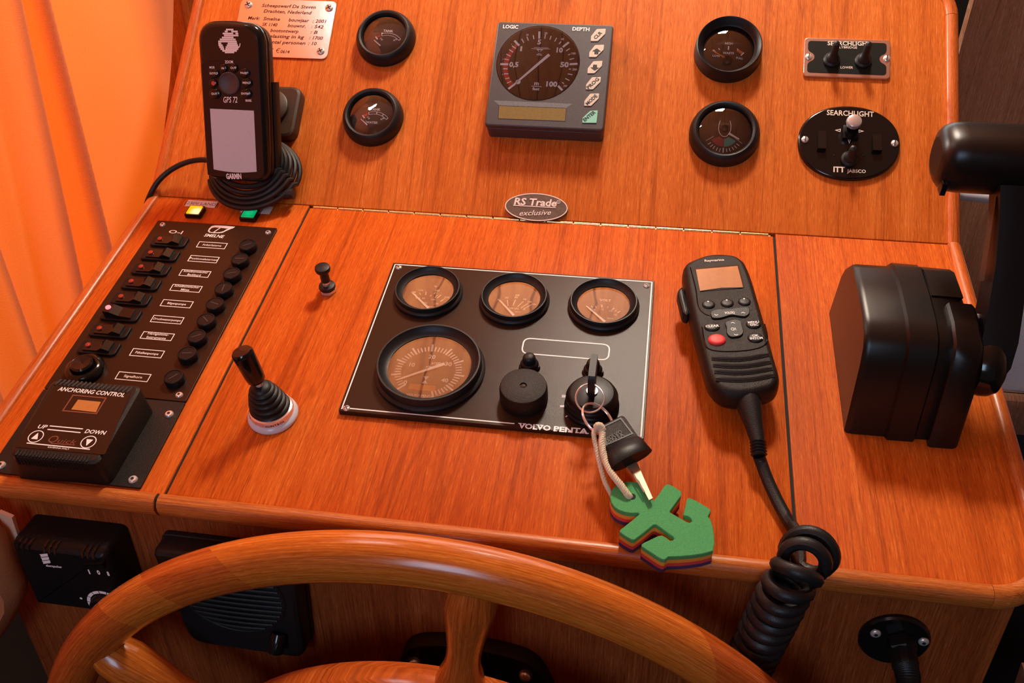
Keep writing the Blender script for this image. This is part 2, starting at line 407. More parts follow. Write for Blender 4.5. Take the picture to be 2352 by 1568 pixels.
def glyphs(t, bold=0.0, shear=0.0):
    k = (t, bold, shear)
    if k in _G: return _G[k]
    cu = bpy.data.curves.new('t', 'FONT'); cu.body = t; cu.size = 1; cu.resolution_u = 2; cu.offset = bold; cu.shear = shear
    o = bpy.data.objects.new('t', cu); C.objects.link(o)
    dg = bpy.context.evaluated_depsgraph_get(); me = bpy.data.meshes.new_from_object(o.evaluated_get(dg))
    V = [(v.co.x, v.co.y) for v in me.vertices]; F = [tuple(p.vertices) for p in me.polygons]
    x0 = min([v[0] for v in V] or [0]); x1 = max([v[0] for v in V] or [1])
    V = [(x - x0, y) for x, y in V]
    bpy.data.objects.remove(o); bpy.data.curves.remove(cu); bpy.data.meshes.remove(me)
    _G[k] = (V, F, max(x1 - x0, .01)); return _G[k]

def tag(o, label, cat, group=None):
    o['label'] = label; o['category'] = cat
    if group: o['group'] = group
    return o
def thing(name, label, cat, fr=None, off=(0, 0, 0), group=None):
    o = bpy.data.objects.new(name, None); C.objects.link(o); o.empty_display_size = 0.01
    o.matrix_world = FR[fr].mat(off[0], off[1], off[2] + (.0003 if fr in 'DUF' else 0)) if fr else Matrix.Translation(off)
    return tag(o, label, cat, group)
def dup(o, parent, loc=None):
    c = o.copy(); C.objects.link(c); c.parent = parent
    if loc is not None: c.location = loc
    for ch in o.children: dup(ch, c)
    return c
def struct(o, label=None):
    o['kind'] = 'structure'
    return o
def screw(parent, mat, c, r, h=0.0012, slot='cross', name='screw'):
    b = MB(); b.lathe([(r, 0), (r * .97, h * .5), (r * .75, h), (0.0001, h * 1.15)], n=18, cap0=True)
    o = b.build(name, mat, parent, loc=c)
    d = MB(); k = r * .62
    if slot == 'cross':
        d.line((-k, -k * .6), (k, k * .6), r * .24, h * 1.22); d.line((-k * .6, k), (k * .6, -k), r * .24, h * 1.22)
    elif slot == 'hex': d.lathe([(r * .38, h * 1.22), (0.00005, h * 1.22)], n=6)
    else: d.line((-r * .1, -r * .9), (r * .1, r * .9), r * .28, h * 1.22)
    d.build('screw_slot', 'blackp', o)
    return o

# ================================================================== CONSOLE
UR = 0.43747; UL, UE = -0.1565, 0.5865
con = thing('helm_console', 'orange-brown teak helm console with sloping desk, tilted dash and rounded edge moulding', 'console')
def slab(name, fr, u0, u1, v0, v1, h0, h1, mat, bev=0.0006):
    b = MB(); F = FR[fr]
    t = MB().box(u0, u1, v0, v1, h0, h1, bev)
    b.add([F.w(*p) for p in t.v], t.f); return b.build(name, mat, con)
def slabp(name, fr, out, h0, h1, mat, bev=0.0006):
    b = MB(); F = FR[fr]; t = MB().prism(out, h0, h1, bev)
    b.add([F.w(*p) for p in t.v], t.f); return b.build(name, mat, con)
def qarc(cu, cv, r, a0, a1, n=10): return [(cu + r * cos(a0 + (a1 - a0) * i / n), cv + r * sin(a0 + (a1 - a0) * i / n)) for i in range(n + 1)]
slabp('desk_panel', 'D', [(-0.0011, -VD), (-0.0011, -0.0006), (UL, -0.0006)] + qarc(UL + .032, -VD + .032, .032, pi, 1.5 * pi), -0.016, 0, 'desk')
slab('hatch_lid', 'D', 0.0011, UR - 0.0011, -VD, -0.0042, -0.016, 0, 'desk')
slabp('desk_panel', 'D', [(UE, -0.0006), (UR + 0.0011, -0.0006), (UR + 0.0011, -VD)] + qarc(UE - .032, -VD + .032, .032, -pi / 2, 0), -0.016, 0, 'desk')
slab('desk_backing', 'D', UL + .01, UE - .01, -VD + .012, -0.002, -0.03, -0.0165, 'dark', 0)
slabp('dash_panel', 'U', [(UL, 0.0003), (UE, 0.0003)] + qarc(UE - .034, .2635 - .034, .034, 0, pi / 2) + [(UL, .2635)], -0.016, 0, 'dash')
# hinge
for u_ in (0, UR): slab('seam_shadow', 'D', u_ - .0011, u_ + .0011, -VD + .001, -.003, -.016, -.0016, 'dark', 0)  # dark strips in the lid gaps, standing in for the shade there
hg = MB(); t = MB().box(0.003, UR - .003, -0.0040, -0.0006, -0.004, -0.0018); hg.add([FD.w(*p) for p in t.v], t.f)
hinge = hg.build('piano_hinge', 'brass', con)
nk = 17; kw = (UR - .008) / nk
kb = MB(); kb.lathe([(0.0001, 0), (0.0015, 0), (0.0015, kw * .95), (0.0001, kw * .95)], axis=(1, 0, 0), n=10)
kn = kb.build('hinge_knuckle', 'brass', hinge, loc=FD.w(.004, -0.0026, -0.0004))
for i in range(1, nk): dup(kn, hinge, FD.w(.004 + i * kw, -0.0026, -0.0004))
# front panel
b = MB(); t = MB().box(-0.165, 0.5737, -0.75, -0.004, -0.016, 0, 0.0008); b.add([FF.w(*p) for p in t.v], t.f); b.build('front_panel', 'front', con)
b = MB(); t = MB().box(-0.75, -0.30, 0, 0.42, 0, 0.016)
b.add([(0.5737 - .016, 0, 0)] * 0, [])
y0 = FF.o.y + .016
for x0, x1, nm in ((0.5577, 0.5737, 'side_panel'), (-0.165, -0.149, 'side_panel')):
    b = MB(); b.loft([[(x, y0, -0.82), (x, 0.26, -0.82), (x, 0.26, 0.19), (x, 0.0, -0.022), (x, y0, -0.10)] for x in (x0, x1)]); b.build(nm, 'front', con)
# mouldings: profile swept along the console edge
prof = [(-0.0008, -0.004), (-0.0008, 0.0006), (0.0002, 0.0022), (0.0022, 0.0032), (0.0050, 0.0036), (0.0080, 0.0026), (0.0103, 0.0002), (0.0112, -0.0035),
        (0.0108, -0.0085), (0.0092, -0.0125), (0.0066, -0.0150), (0.0020, -0.0155)]
def mould(name, fr, path, mat, prof=prof, scale=1.0, caps=True):
    """path: list of (u, v, nu, nv)"""
    F = FR[fr]; R = []
    for u, v, nu, nv in path:
        R.append([F.w(u + nu * o_ * scale, v + nv * o_ * scale, h_) for o_, h_ in prof])
    b = MB(); b.loft(R, caps, caps); return b.build(name, mat, con)
rc = 0.032; vb = -VD
def arc(cu, cv, r, a0, a1, n=10):
    return [(cu + r * cos(a), cv + r * sin(a), cos(a), sin(a)) for a in [a0 + (a1 - a0) * i / n for i in range(n + 1)]]
# desk corner panels are square under a rounded moulding: swap for rounded cover by keeping the moulding wide there
mould('front_moulding', 'D', [(-0.0042, vb, 0, -1), (UL + rc, vb, 0, -1)], 'edgex')
mould('corner_moulding', 'D', arc(UL + rc, vb + rc, rc, -pi / 2, -pi, 10), 'edgex')
mould('seam_shadow', 'D', [(-0.0043, vb, 0, -1), (-0.0017, vb, 0, -1)], 'dark', scale=.80, prof=[(a_, b_ - .001) for a_, b_ in prof])  # dark infill, painted shade for the cut in the moulding
mould('front_moulding', 'D', [(-0.0018, vb, 0, -1), (UE - rc, vb, 0, -1)], 'edgex')
mould('corner_moulding', 'D', arc(UE - rc + .0003, vb + rc, rc, -pi / 2, 0, 12), 'edgex')
mould('side_moulding', 'D', [(UE, vb + rc + .0003, 1, 0), (UE, -0.0006, 1, 0)], 'edge')
mould('side_moulding', 'D', [(UL, vb + rc + .0003, -1, 0), (UL, -0.0006, -1, 0)], 'edge')
rt = 0.034
mould('side_moulding', 'U', [(UL, 0.0006, -1, 0), (UL, 0.2635, -1, 0)], 'edge')
mould('side_moulding', 'U', [(UE, 0.0006, 1, 0), (UE, 0.2290, 1, 0)], 'edge')
mould('corner_moulding', 'U', arc(UE - rt, 0.2295, rt, 0, pi / 2, 10), 'edge')
mould('top_moulding', 'U', [(UE - rt, 0.2295 + rt, 0, 1), (UL, 0.2295 + rt, 0, 1)], 'edgex')

# ================================================================== SETTING
def sbox(name, x0, x1, y0, y1, z0, z1, mat, n='structure'):
    b = MB(); b.box(x0, x1, y0, y1, z0, z1); o = b.build(name, mat); o['kind'] = n; return o
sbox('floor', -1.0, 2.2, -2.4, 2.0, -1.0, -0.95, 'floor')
# boarded ceiling over the helm
ceil = sbox('ceiling', -1.0, 2.2, -2.4, 2.0, 1.32, 1.36, 'ceil')
cb = MB(); cb.box(-0.06, 0.06, -2.2, 1.9, -0.012, 0.0, 0.0); 
c0 = cb.build('plank', 'ceil', ceil, loc=(-0.9, 0, 1.318)); 
for i in range(1, 24): dup(c0, ceil, (-0.9 + i * .128, 0, 1.318))
# cabin beyond the console, starboard side
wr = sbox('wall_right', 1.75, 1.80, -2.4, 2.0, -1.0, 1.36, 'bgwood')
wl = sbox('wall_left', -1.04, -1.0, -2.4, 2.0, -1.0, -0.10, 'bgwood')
wf = sbox('wall_front', -1.0, 1.8, 1.95, 2.0, -1.0, 0.55, 'dark')
# left side lining of the dash, seen between curtain and dash
lining = sbox('trim_1', -0.36, -0.20, 0.262, 0.275, -0.3, 0.5, 'dash')
# locker panel leaning behind the dash
b = MB(); p0, p1 = onY(2237, 0, .60), onY(2203, 122, .60); d = (p0 - p1)
a = p1 - d * 3.2; c = p0 + d * 3
b.loft([[a, (a.x + .9, .60, a.z), (c.x + .9, .60, c.z), c], [a + Vector((0, .02, 0)), (a.x + .9, .62, a.z), (c.x + .9, .62, c.z), c + Vector((0, .02, 0))]])
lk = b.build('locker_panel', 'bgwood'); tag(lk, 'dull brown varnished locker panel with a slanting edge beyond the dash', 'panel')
# settee
def wbox(root, name, mat, x0, x1, y0, y1, z0, z1, bev=.004, r=.01):
    b = MB(root.location); b.box(x0, x1, y0, y1, z0, z1, bev, r); return b.build(name, mat, root)
se = thing('settee', 'dark wooden settee base with panelled back beyond the console, right edge of view', 'settee', off=(0.80, 0.32, -0.9))
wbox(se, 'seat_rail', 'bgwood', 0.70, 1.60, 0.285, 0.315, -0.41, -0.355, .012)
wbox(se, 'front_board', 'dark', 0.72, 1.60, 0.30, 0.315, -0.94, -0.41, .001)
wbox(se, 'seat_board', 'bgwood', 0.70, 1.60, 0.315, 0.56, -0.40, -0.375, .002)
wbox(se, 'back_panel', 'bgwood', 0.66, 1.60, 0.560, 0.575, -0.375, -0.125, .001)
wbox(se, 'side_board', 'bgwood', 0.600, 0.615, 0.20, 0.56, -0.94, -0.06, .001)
cu = MB(); cu.box(0.790, 1.55, 0.318, 0.40, -0.372, -0.135, .02, .02)
tag(cu.build('seat_cushion', 'cush'), 'pale grey fabric cushion propped on the settee, beside the throttle lever', 'cushion')
rl = MB(); rl.tube([(0.66, .3, -.070), (0.69, .3, -.078), (0.73, .3, -.080), (0.85, .3, -.092)], .0065, 12)
tag(rl.build('grab_rail', 'acryl'), 'short bright rail behind the throttle lever', 'rail')
# folding stool under the console, bottom right
st = thing('wooden_stool', 'brown wooden stool frame on the cabin floor below the console, bottom right corner', 'stool', off=(0.66, -0.16, -0.95))
for k, (x, dx) in enumerate(((0.625, .05), (0.71, .02))):
    b = MB(st.location); b.loft([[(x + a_, -.20 + c_, z) for a_, c_ in ((0, 0), (.022, 0), (.022, .03), (0, .03))] for x, z in ((x - dx, -.33), (x, -.60), (x + dx, -.95))]); b.build('leg', 'bgwood', st)
wbox(st, 'rail', 'bgwood', 0.61, 0.80, -.20, -.17, -.43, -.405, .004)
b = MB(); b.box(.66, .85, -.19, -.02, -.60, -.57, .012, .02)
tag(b.build('seat_cushion', 'bluecush'), 'blue-grey cushion beneath the wooden stool rail, bottom right corner', 'cushion')

# ---------------------------------------------------------------- curtain
def curtain(name, x, yb, z0, z1, edges, mat, lab):
    b = MB(); ny, nz = 420, 100; V = []
    for j in range(nz + 1):
        z = z1 + (z0 - z1) * j / nz
        ya = .188 + max(-.25, min(.12, (z - .045) * .55))
        for i in range(ny + 1):
            y = ya + (yb - ya) * i / ny; d = 0
            for (e0, w_, a_, sl) in edges:
                ye = e0 + sl * z; q = (y - ye)
                d += a_ * (1 / (1 + math.exp(max(-40, min(40, -q / .0048))))) * math.exp(-max(0, q) / w_)
                d -= .75 * a_ * math.exp(-(min(0, q) / (w_ * .55)) ** 2) * (1 - 1 / (1 + math.exp(max(-40, min(40, -q / .0048)))))
            d += .0008 * sin(y * 70 + z * 3) + .002 * sin(y * 29 + 1.3)
            V.append((x + d, y, z))
    F = [(j * (ny + 1) + i, j * (ny + 1) + i + 1, (j + 1) * (ny + 1) + i + 1, (j + 1) * (ny + 1) + i) for j in range(nz) for i in range(ny)]
    b.add(V, F); o = b.build(name, mat, flat=False, autos=80)
    return tag(o, lab, 'curtain')
curtain('curtain', -0.232, -0.62, -0.20, 0.75,
        [(.176, .02, -.010, .5), (.012, .06, -.040, .05), (-.048, .045, -.036, .10), (-.085, .012, .016, .1), (-.13, .04, -.022, 0), (-.19, .05, -.02, 0), (-.26, .05, -.024, 0), (-.34, .05, -.02, 0), (-.42, .05, -.024, 0), (-.5, .05, -.02, 0)],
        'cloth', 'bright orange curtain hanging in soft folds left of the helm console')
b = MB(); q_ = [onY(*p, -.352) for p in ((-4, 1176), (27, 1189), (62, 1292), (34, 1300))]
b.loft([[tuple(p) for p in q_], [(p.x, p.y + .003, p.z) for p in q_]]); ps = b.build('trim_2', 'palewood'); ps['kind'] = 'structure'
b = MB(); pts = [onY(*q, -.362) for q in ((-80, 1150), (0, 1222), (32, 1288), (56, 1335), (57, 1372), (30, 1425), (-10, 1480), (-80, 1560))]
cxm = sum(p.x for p in pts) / 8; czm = sum(p.z for p in pts) / 8
b.loft([[(cxm + (p.x - cxm) * k, p.y + dy, czm + (p.z - czm) * k) for p in pts] for k, dy in ((.7, -.016), (.93, -.009), (1, 0), (.95, .006))])
tag(b.build('gathered_drape', 'drape'), 'brown fabric bundle with a stitched seam, at the bottom left corner', 'fabric')

# ================================================================== ROUND DASH GAUGES
def ticks(b, c, r0, r1, angs, w_, z):
    for a in angs:
        a = math.radians(a); d = Vector((cos(a), sin(a))); cc = Vector(c)
        b.line(cc + d * r0, cc + d * r1, w_, z)
def needle(b, p, q, w0, w1, z):
    p = Vector(p); q = Vector(q); d = (q - p).normalized(); n = Vector((-d.y, d.x))
    b.add([(*(p - n * w0 / 2), z), (*(q - n * w1 / 2), z), (*(q + n * w1 / 2), z), (*(p + n * w0 / 2), z)], [(0, 1, 2, 3)])
def dash_gauge(lab, px, py, h, rb, rg, deep, group):
    u, v = at('U', px, py, h)
    t = thing('dash_gauge', lab, 'gauge', 'U', (u, v, 0), group)
    b = MB()
    if deep:
        b.lathe([(rb, 0), (rb, .003), (rb * .985, .009), (rb * .955, .0155), (rb * .93, .0165), (rb * .90, .0160), (rg * 1.06, .0095), (rg * 1.0, .0085), (rg * 1.0, .002)], n=64, cap0=True)
        hg_ = .0088
    else:
        b.lathe([(rb, 0), (rb, .003), (rb * .97, .0075), (rb * .90, .0115), (rb * .83, .0128), (rg * 1.04, .0122), (rg, .0105), (rg, .002)], n=64, cap0=True)
        hg_ = .0105
    b.build('bezel', 'rubber', t)
    b = MB(); b.lathe([(rg, .003), (0.0001, .003)], n=48); b.build('dial', 'dial', t)
    b = MB(); b.lathe([(rg, hg_ - .001), (rg * .8, hg_ + .0008), (rg * .5, hg_ + .0018), (0.0001, hg_ + .0024)], n=48); b.build('glass', 'glass' if deep else 'glass', t)
    return t
zz = .0034
def tank(lab, px, py, water):
    t = dash_gauge(lab, px, py, .0105, .0302, .0224, False, 'round tank gauges')
    R = .0224; c = (-.0005, -.004); w_ = MB(); r_ = MB()
    w_.textc('TANK', (.0015, .0085), .0026, zz, .03)
    if water: w_.textc('WATER', (.0000, -.0058), .0024, zz, .03)
    w_.textc('1/4', (-.0042, -.0010), .0022, zz, .02, -.9); w_.textc('4/4', (.0098, -.0014), .0022, zz, .02, .5)
    cc = (.0015, -.0130)
    for rr in (.0165, .0190): w_.ring2(cc, rr - .00025, rr + .00025, zz, math.radians(42), math.radians(110), 18)
    ticks(w_, cc, .0165, .0190, [42, 110] + ([62, 84] if water else []), .0009, zz)
    r_.ring2(cc, .0162, .0188, zz, math.radians(114), math.radians(126), 6)
    ticks(w_, cc, .0150, .0190, [130], .0014, zz)
    needle(w_, (-.0035, -.0098), (-.0112, -.0035), .0014, .0008, zz + .002)
    w_.build('dial_print', 'white', t, flat=True); r_.build('red_zone', 'red', t, flat=True)
tank('round black tank gauge above the one marked water', 882, 79, False)
tank('round black tank gauge marked water, lower of the left pair', 852, 261, True)
# waste gauge
t = dash_gauge('deep-rimmed round black waste gauge with orange needle, upper right on the dash', 1673.5, 111, .0088, .0318, .0240, True, 'round gauges at the right of the dash')
w_ = MB(); o_ = MB(); d_ = MB()
w_.textc('HIGH', (.0005, .0085), .0022, zz, .02); w_.textc('WASTE', (.0005, -.0018), .0022, zz, .02)
w_.textc('LOW', (-.0105, -.0052), .0021, zz, .02, -.1); w_.textc('FULL', (.0112, -.0068), .0021, zz, .02, -.05)
w_.line((.0003, .0058), (.0003, .0015), .0012, zz); w_.line((-.0090, .0030), (-.0078, .0012), .0007, zz)
w_.line((-.0140, .0010), (-.0110, -.0020), .0014, zz); w_.line((.0150, -.0008), (.0122, -.0040), .0010, zz); w_.line((.0085, .0035), (.0095, .0015), .0007, zz)
o_.poly([(.0085, .0035), (.0150, -.0008), (.0128, -.0028), (.0078, .0008)], zz - .0001)
needle(o_, (-.0010, -.0098), (-.0150, -.0015), .0018, .0008, zz + .003)
w_.build('dial_print', 'white', t, flat=True); o_.build('needle', 'orange', t, flat=True)
d_.lathe([(.0042, .004), (.0042, .0075), (.003, .0085), (.0001, .0088)], 0, -.0115, n=20); d_.build('needle_cap', 'black', t)
# rudder gauge
t = dash_gauge('round black rudder indicator with red and green sector, lower right on the dash', 1665.8, 298.5, .0105, .0325, .0244, False, 'round gauges at the right of the dash')
w_ = MB(); g_ = MB(); r_ = MB(); cc = (-.0002, -.0010)
r_.ring2(cc, .0045, .0125, zz, math.radians(207), math.radians(269), 14); g_.ring2(cc, .0045, .0125, zz, math.radians(271), math.radians(331), 14)
ticks(w_, cc, .0145, .0180, [217, 228, 238, 249, 259, 281, 291, 302, 312, 323], .0006, zz); ticks(w_, cc, .0135, .0185, [270], .0009, zz)
w_.line((-.0165, -.0082), (-.0098, -.0035), .0003, zz); w_.line((.0165, -.0092), (.0098, -.0042), .0003, zz)
hull = [(-.0045, .0130), (-.0055, .0085), (-.0056, .004), (-.0045, .0), (-.002, -.0028), (.0, -.0032), (.002, -.0028), (.0045, .0), (.0056, .004), (.0055, .0085), (.0045, .0130)]
for i in range(len(hull) - 1): w_.line(hull[i], hull[i + 1], .0006, zz + .0002)
needle(w_, (.0035, -.0005), (.0135, -.0062), .0022, .0012, zz + .002)
w_.build('dial_print', 'dim', t, flat=True); r_.build('red_sector', 'redseg', t, flat=True); g_.build('green_sector', 'grnseg', t, flat=True)
d_ = MB(); d_.lathe([(.0032, .0035), (.0032, .006), (.0001, .0072)], 0, .0045, n=18); d_.build('needle_cap', 'black', t)

# ================================================================== DEPTH INSTRUMENT
HL = .022; z3 = Z(1090, 30, 4.9)
c4 = [at('U', *z3(*p), HL) for p in ((262, 95), (1572, 132), (1447, 1322), (110, 1265))]
cx = sum(p[0] for p in c4) / 4; cy = sum(p[1] for p in c4) / 4
t = thing('depth_instrument', 'square charcoal echo sounder with big round dial, ivory keys and small display', 'instrument', 'U', (cx, cy, 0))
W2, H2 = .0562, .0556; off = (cx, cy, 0)
b = MB(); b.box(-W2 + .0008, W2 - .0008, -H2 - .0005, H2 - .0008, 0, .0165, .0006, .004); b.build('housing', 'grey', t)
b = MB(); b.box(-W2, W2, -H2, H2, .0168, HL, .0015, .0035); b.build('front_cover', 'grey', t)
RD = .0395; dc = at('U', *z3(713, 562), HL); dc = (dc[0] - cx, dc[1] - cy)
b = MB(); b.ring2(dc, RD, RD + .0006, HL + .0002); b.build('dial_rim', 'gloss', t, flat=True)
b = MB(); b.ring2(dc, .0001, RD, HL + .0001); b.build('dial', 'dial', t, flat=True)
b = MB(); b.lathe([(RD, HL + .0004), (RD * .8, HL + .0011), (RD * .5, HL + .0015), (.0001, HL + .0018)], *dc, n=48); b.build('glass', 'glass', t)
w_ = MB(off); r_ = MB(off); hz = HL + .0003
def T3(b, s_, p, q, hh, bold=.02, h=hz, shear=0): b.text(s_, at('U', *z3(*p), h), at('U', *z3(*q), h), hh, h, bold, shear)
T3(w_, 'LOGIC', (318, 172), (490, 178), .0038, .03); T3(w_, 'DEPTH', (1100, 198), (1292, 205), .0038, .03)
T3(w_, '0,5', (388, 605), (492, 607), .0050, .04); T3(w_, '1', (512, 428), (532, 429), .0050, .04); T3(w_, '5', (706, 352), (746, 354), .0050, .04)
T3(w_, '10', (920, 442), (992, 445), .0050, .04); T3(w_, '50', (962, 607), (1058, 610), .0052, .04); T3(w_, '100', (805, 826), (930, 830), .0052, .04)
T3(w_, 'm', (670, 812), (722, 814), .0042, .03); T3(w_, 'feet', (650, 868), (728, 871), .0030, .03)
T3(w_, '10', (582, 258), (606, 259), .0022); T3(w_, '20', (785, 240), (820, 241), .0022); T3(w_, '30', (970, 305), (1006, 307), .0022)
T3(w_, '100', (1086, 466), (1138, 468), .0022); T3(w_, '200', (1100, 646), (1152, 648), .0022); T3(w_, '300', (1000, 832), (1040, 834), .0022)
def L3(b, p, q, wd): b.line(at('U', *z3(*p), hz), at('U', *z3(*q), hz), wd, hz)
L3(w_, (640, 824), (752, 830), .0006)
for p, q in (((730, 208), (728, 290)), ((450, 312), (502, 368)), ((290, 576), (380, 578)), ((1062, 330), (992, 385)), ((1160, 573), (1070, 577)), ((940, 820), (988, 870)), ((380, 855), (455, 800))): L3(w_, p, q, .0021)
for p, q in (((660, 250), (668, 295)), ((590, 268), (606, 312)), ((530, 292), (556, 336)), ((797, 244), (790, 290)), ((862, 258), (848, 302)), ((925, 280), (902, 322)), ((975, 322), (950, 350)),
             ((1072, 400), (1030, 428)), ((1075, 462), (1052, 475)), ((1120, 512), (1068, 524)), ((1062, 632), (1086, 633)), ((1050, 686), (1102, 696)), ((1022, 738), (1068, 760)), ((985, 780), (1006, 796)),
             ((422, 370), (466, 402)), ((390, 412), (434, 442)), ((358, 464), (408, 488)), ((336, 518), (388, 530)), ((322, 628), (374, 630)), ((330, 686), (382, 684)), ((344, 742), (392, 732)), ((364, 790), (412, 770))): L3(w_, p, q, .0010)
for p in ((418, 352), (322, 518), (316, 692)): L3(w_, (p[0] - 5, p[1]), (p[0] + 5, p[1] + 2), .0006)
ra = [at('U', *z3(*p), hz) for p in ((462, 345), (420, 398), (372, 462), (340, 525), (324, 578), (322, 640), (330, 700), (352, 760), (396, 828))]
rb_ = [at('U', *z3(*p), hz) for p in ((488, 372), (452, 420), (412, 478), (388, 530), (375, 580), (374, 636), (382, 690), (400, 740), (440, 792))]
for i in range(8): r_.add([(*q, hz - .00005) for q in (ra[i], ra[i + 1], rb_[i + 1], rb_[i])], [(0, 1, 2, 3)])
# little ship over sonar beam
for p, q, wd in (((640, 402), (850, 406), .0005), ((668, 388), (830, 394), .0004), ((700, 412), (770, 415), .0008), ((712, 420), (728, 436), .0005), ((755, 422), (738, 438), .0005), ((697, 470), (758, 474), .0008), ((712, 455), (748, 458), .0006)): L3(w_, p, q, wd)
w_.build('dial_print', 'white', t, flat=True); r_.build('red_zone', 'red', t, flat=True)
n_ = MB(off); needle(n_, at('U', *z3(395, 850), hz), at('U', *z3(842, 470), hz), .0016, .0030, HL + .0006)
n_.ring2(at('U', *z3(490, 778), hz), .00005, .0024, HL + .0006); n_.build('needle', 'white', t, flat=True)
# display recess
b = MB(off); q0 = P('U', HL, z3, ((215, 985), (1102, 1022), (1030, 1072), (285, 1045))); b.poly(q0, HL + .00012); b.build('display_hood', 'speck', t, flat=True)
b = MB(off); b.poly(P('U', HL, z3, ((278, 1046), (1030, 1075), (1018, 1216), (268, 1186))), HL + .00014); b.build('display', 'lcdgold', t, flat=True)
b = MB(off); b.frame_poly(P('U', HL, z3, ((272, 1040), (1036, 1070), (1024, 1222), (262, 1192))), .0006, HL + .00016); b.build('display_frame', 'blackp', t, flat=True)
keys = [('CLR', 0, 0), ('', -19, 180), ('', -38, 362), ('PROG', -55, 543), ('MODE', -75, 728)]
for k, (s_, dx, dy) in enumerate(keys):
    b = MB(off); b.prism(rpoly(P('U', HL, z3, [(x + dx, y + dy) for x, y in ((1308, 322), (1312, 266), (1376, 186), (1478, 182), (1472, 240), (1388, 322))]), .0006, 2), HL, HL + .0008, .0003); kb_ = b.build('key', 'btn', t)
    m = MB(off); hk = HL + .0010
    if s_:
        wdt = {'CLR': 82, 'PROG': 128, 'MODE': 118}[s_]
        c = (1396 + dx + {'CLR': 0, 'PROG': 0, 'MODE': 4}[s_], 250 + dy + 14)
        m.text(s_, at('U', *z3(c[0] - wdt * .5 + 8, c[1] + wdt * .40), hk), at('U', *z3(c[0] + wdt * .5 + 2, c[1] - wdt * .46), hk), .0034, hk, .02)
    else:
        sg = 1 if k == 1 else -1; cc_ = at('U', *z3(1392 + dx, 252 + dy), hk)
        a0 = [(0, .0032), (.0042, 0), (.0020, 0), (.0018, -.0030), (-.0018, -.0030), (-.0020, 0), (-.0042, 0)]
        m.poly([(cc_[0] + x, cc_[1] + y * sg) for x, y in a0], hk)
    m.build('key_legend', 'blackp', kb_, flat=True)
b = MB(off); b.prism(rpoly(P('U', HL, z3, ((1212, 1240), (1216, 1184), (1302, 1106), (1388, 1100), (1374, 1242))), .0006, 2), HL, HL + .0008, .0003); ke = b.build('enter_key', 'teal', t)
m = MB(off); hk = HL + .0010; m.text('ENTER', at('U', *z3(1242, 1222), hk), at('U', *z3(1366, 1122), hk), .0034, hk, .02); m.build('key_legend', 'blackp', ke, flat=True)

# ================================================================== BUILDER'S PLATE
zp = Z(540, 0, 9.408)
pc = [at('U', *zp(*p), .0012) for p in ((180, -60), (2180, 70), (1960, 1260), (20, 1200))]
# the plate is a rectangle: use its right and lower edges
pr = at('U', *zp(2190, 130), .0012)[0]; pb = at('U', *zp(1500, 1262), .0012)[1]
pl_, pt_ = pr - .1040, pb + .0670
t = thing('builders_plate', 'engraved metal shipyard plate with cross-head screws behind the handheld', 'plate', 'U', (pl_, pb, 0))
off = (pl_, pb, 0)
b = MB(off); b.box(pl_, pr, pb, pt_, 0, .0012, .0003, .006); b.build('plate', 'plate', t)
m = MB(off); hk = .00135
def TP(s_, p, q, hh, sh=.18, bold=.012): m.text(s_, at('U', *zp(*p), hk), at('U', *zp(*q), hk), hh, hk, bold, sh)
TP('Scheepswerf De Steven', (575, 150), (1745, 192), .0038); TP('Drachten, Nederland', (615, 272), (1650, 315), .0038)
TP('Merk:', (275, 420), (530, 435), .0038); TP('Smelne', (605, 435), (965, 452), .0038); TP('bouwjaar', (1155, 462), (1595, 482), .0038); TP(': 2001', (1675, 490), (1965, 500), .0038)
TP('SK 1140', (580, 560), (905, 575), .0038); TP('bouwnr.', (1135, 585), (1520, 602), .0038); TP(': 542', (1645, 608), (1900, 620), .0038)
TP('Klasse', (250, 670), (560, 680), .0038); TP('bootontwerp', (760, 690), (1365, 715), .0038); TP(': B', (1625, 730), (1775, 737), .0038)
TP('Max. belasting in kg', (360, 800), (1490, 840), .0038); TP(': 1700', (1600, 850), (1890, 862), .0038)
TP('Aantal personen', (640, 935), (1515, 970), .0038); TP(': 10', (1575, 972), (1755, 980), .0038)
TP('C', (705, 1135), (815, 1140), .0052, .1, -.01); TP('\u20ac', (872, 1142), (965, 1146), .0052, .1, -.01); TP('0614', (975, 1148), (1170, 1158), .0036, .1)
m.build('engraving', 'blackp', t, flat=True)
for p in ((290, 110), (2035, 180), (1850, 1112)):
    u, v = at('U', *zp(*p), .0012); screw(t, 'steel', (u - pl_, v - pb, .0012), .0042, .0016)

# ================================================================== SEARCHLIGHT TOGGLE PANEL
z4 = Z(1560, 30, 3.92)
q = [at('U', *z4(*p), .002) for p in ((1122, 228), (1905, 240), (1895, 590), (1120, 572))]
x0 = .5 * (q[0][0] + q[3][0]); x1 = .5 * (q[1][0] + q[2][0]); y0 = .5 * (q[2][1] + q[3][1]); y1 = .5 * (q[0][1] + q[1][1])
cx, cy = (x0 + x1) / 2, (y0 + y1) / 2; off = (cx, cy, 0)
t = thing('searchlight_switch_panel', 'rectangular copper-edged black plate with two black toggle switches marked searchlight', 'switch panel', 'U', off)
b = MB(off); b.box(x0, x1, y0, y1, 0, .0022, .0006, .004); b.build('plate', 'plate', t)
e = .0035; cut = .0062
bo = rpoly([(x0 + e, y0 + e), (x1 - e, y0 + e), (x1 - e, cy - cut), (x1 - e - cut, cy - cut * .5), (x1 - e - cut, cy + cut * .5), (x1 - e, cy + cut), (x1 - e, y1 - e), (x0 + e, y1 - e), (x0 + e, cy + cut), (x0 + e + cut, cy + cut * .5), (x0 + e + cut, cy - cut * .5), (x0 + e, cy - cut)], .003, 4)
b = MB(off); b.poly(bo, .00235); b.build('black_field', 'field', t, flat=True)
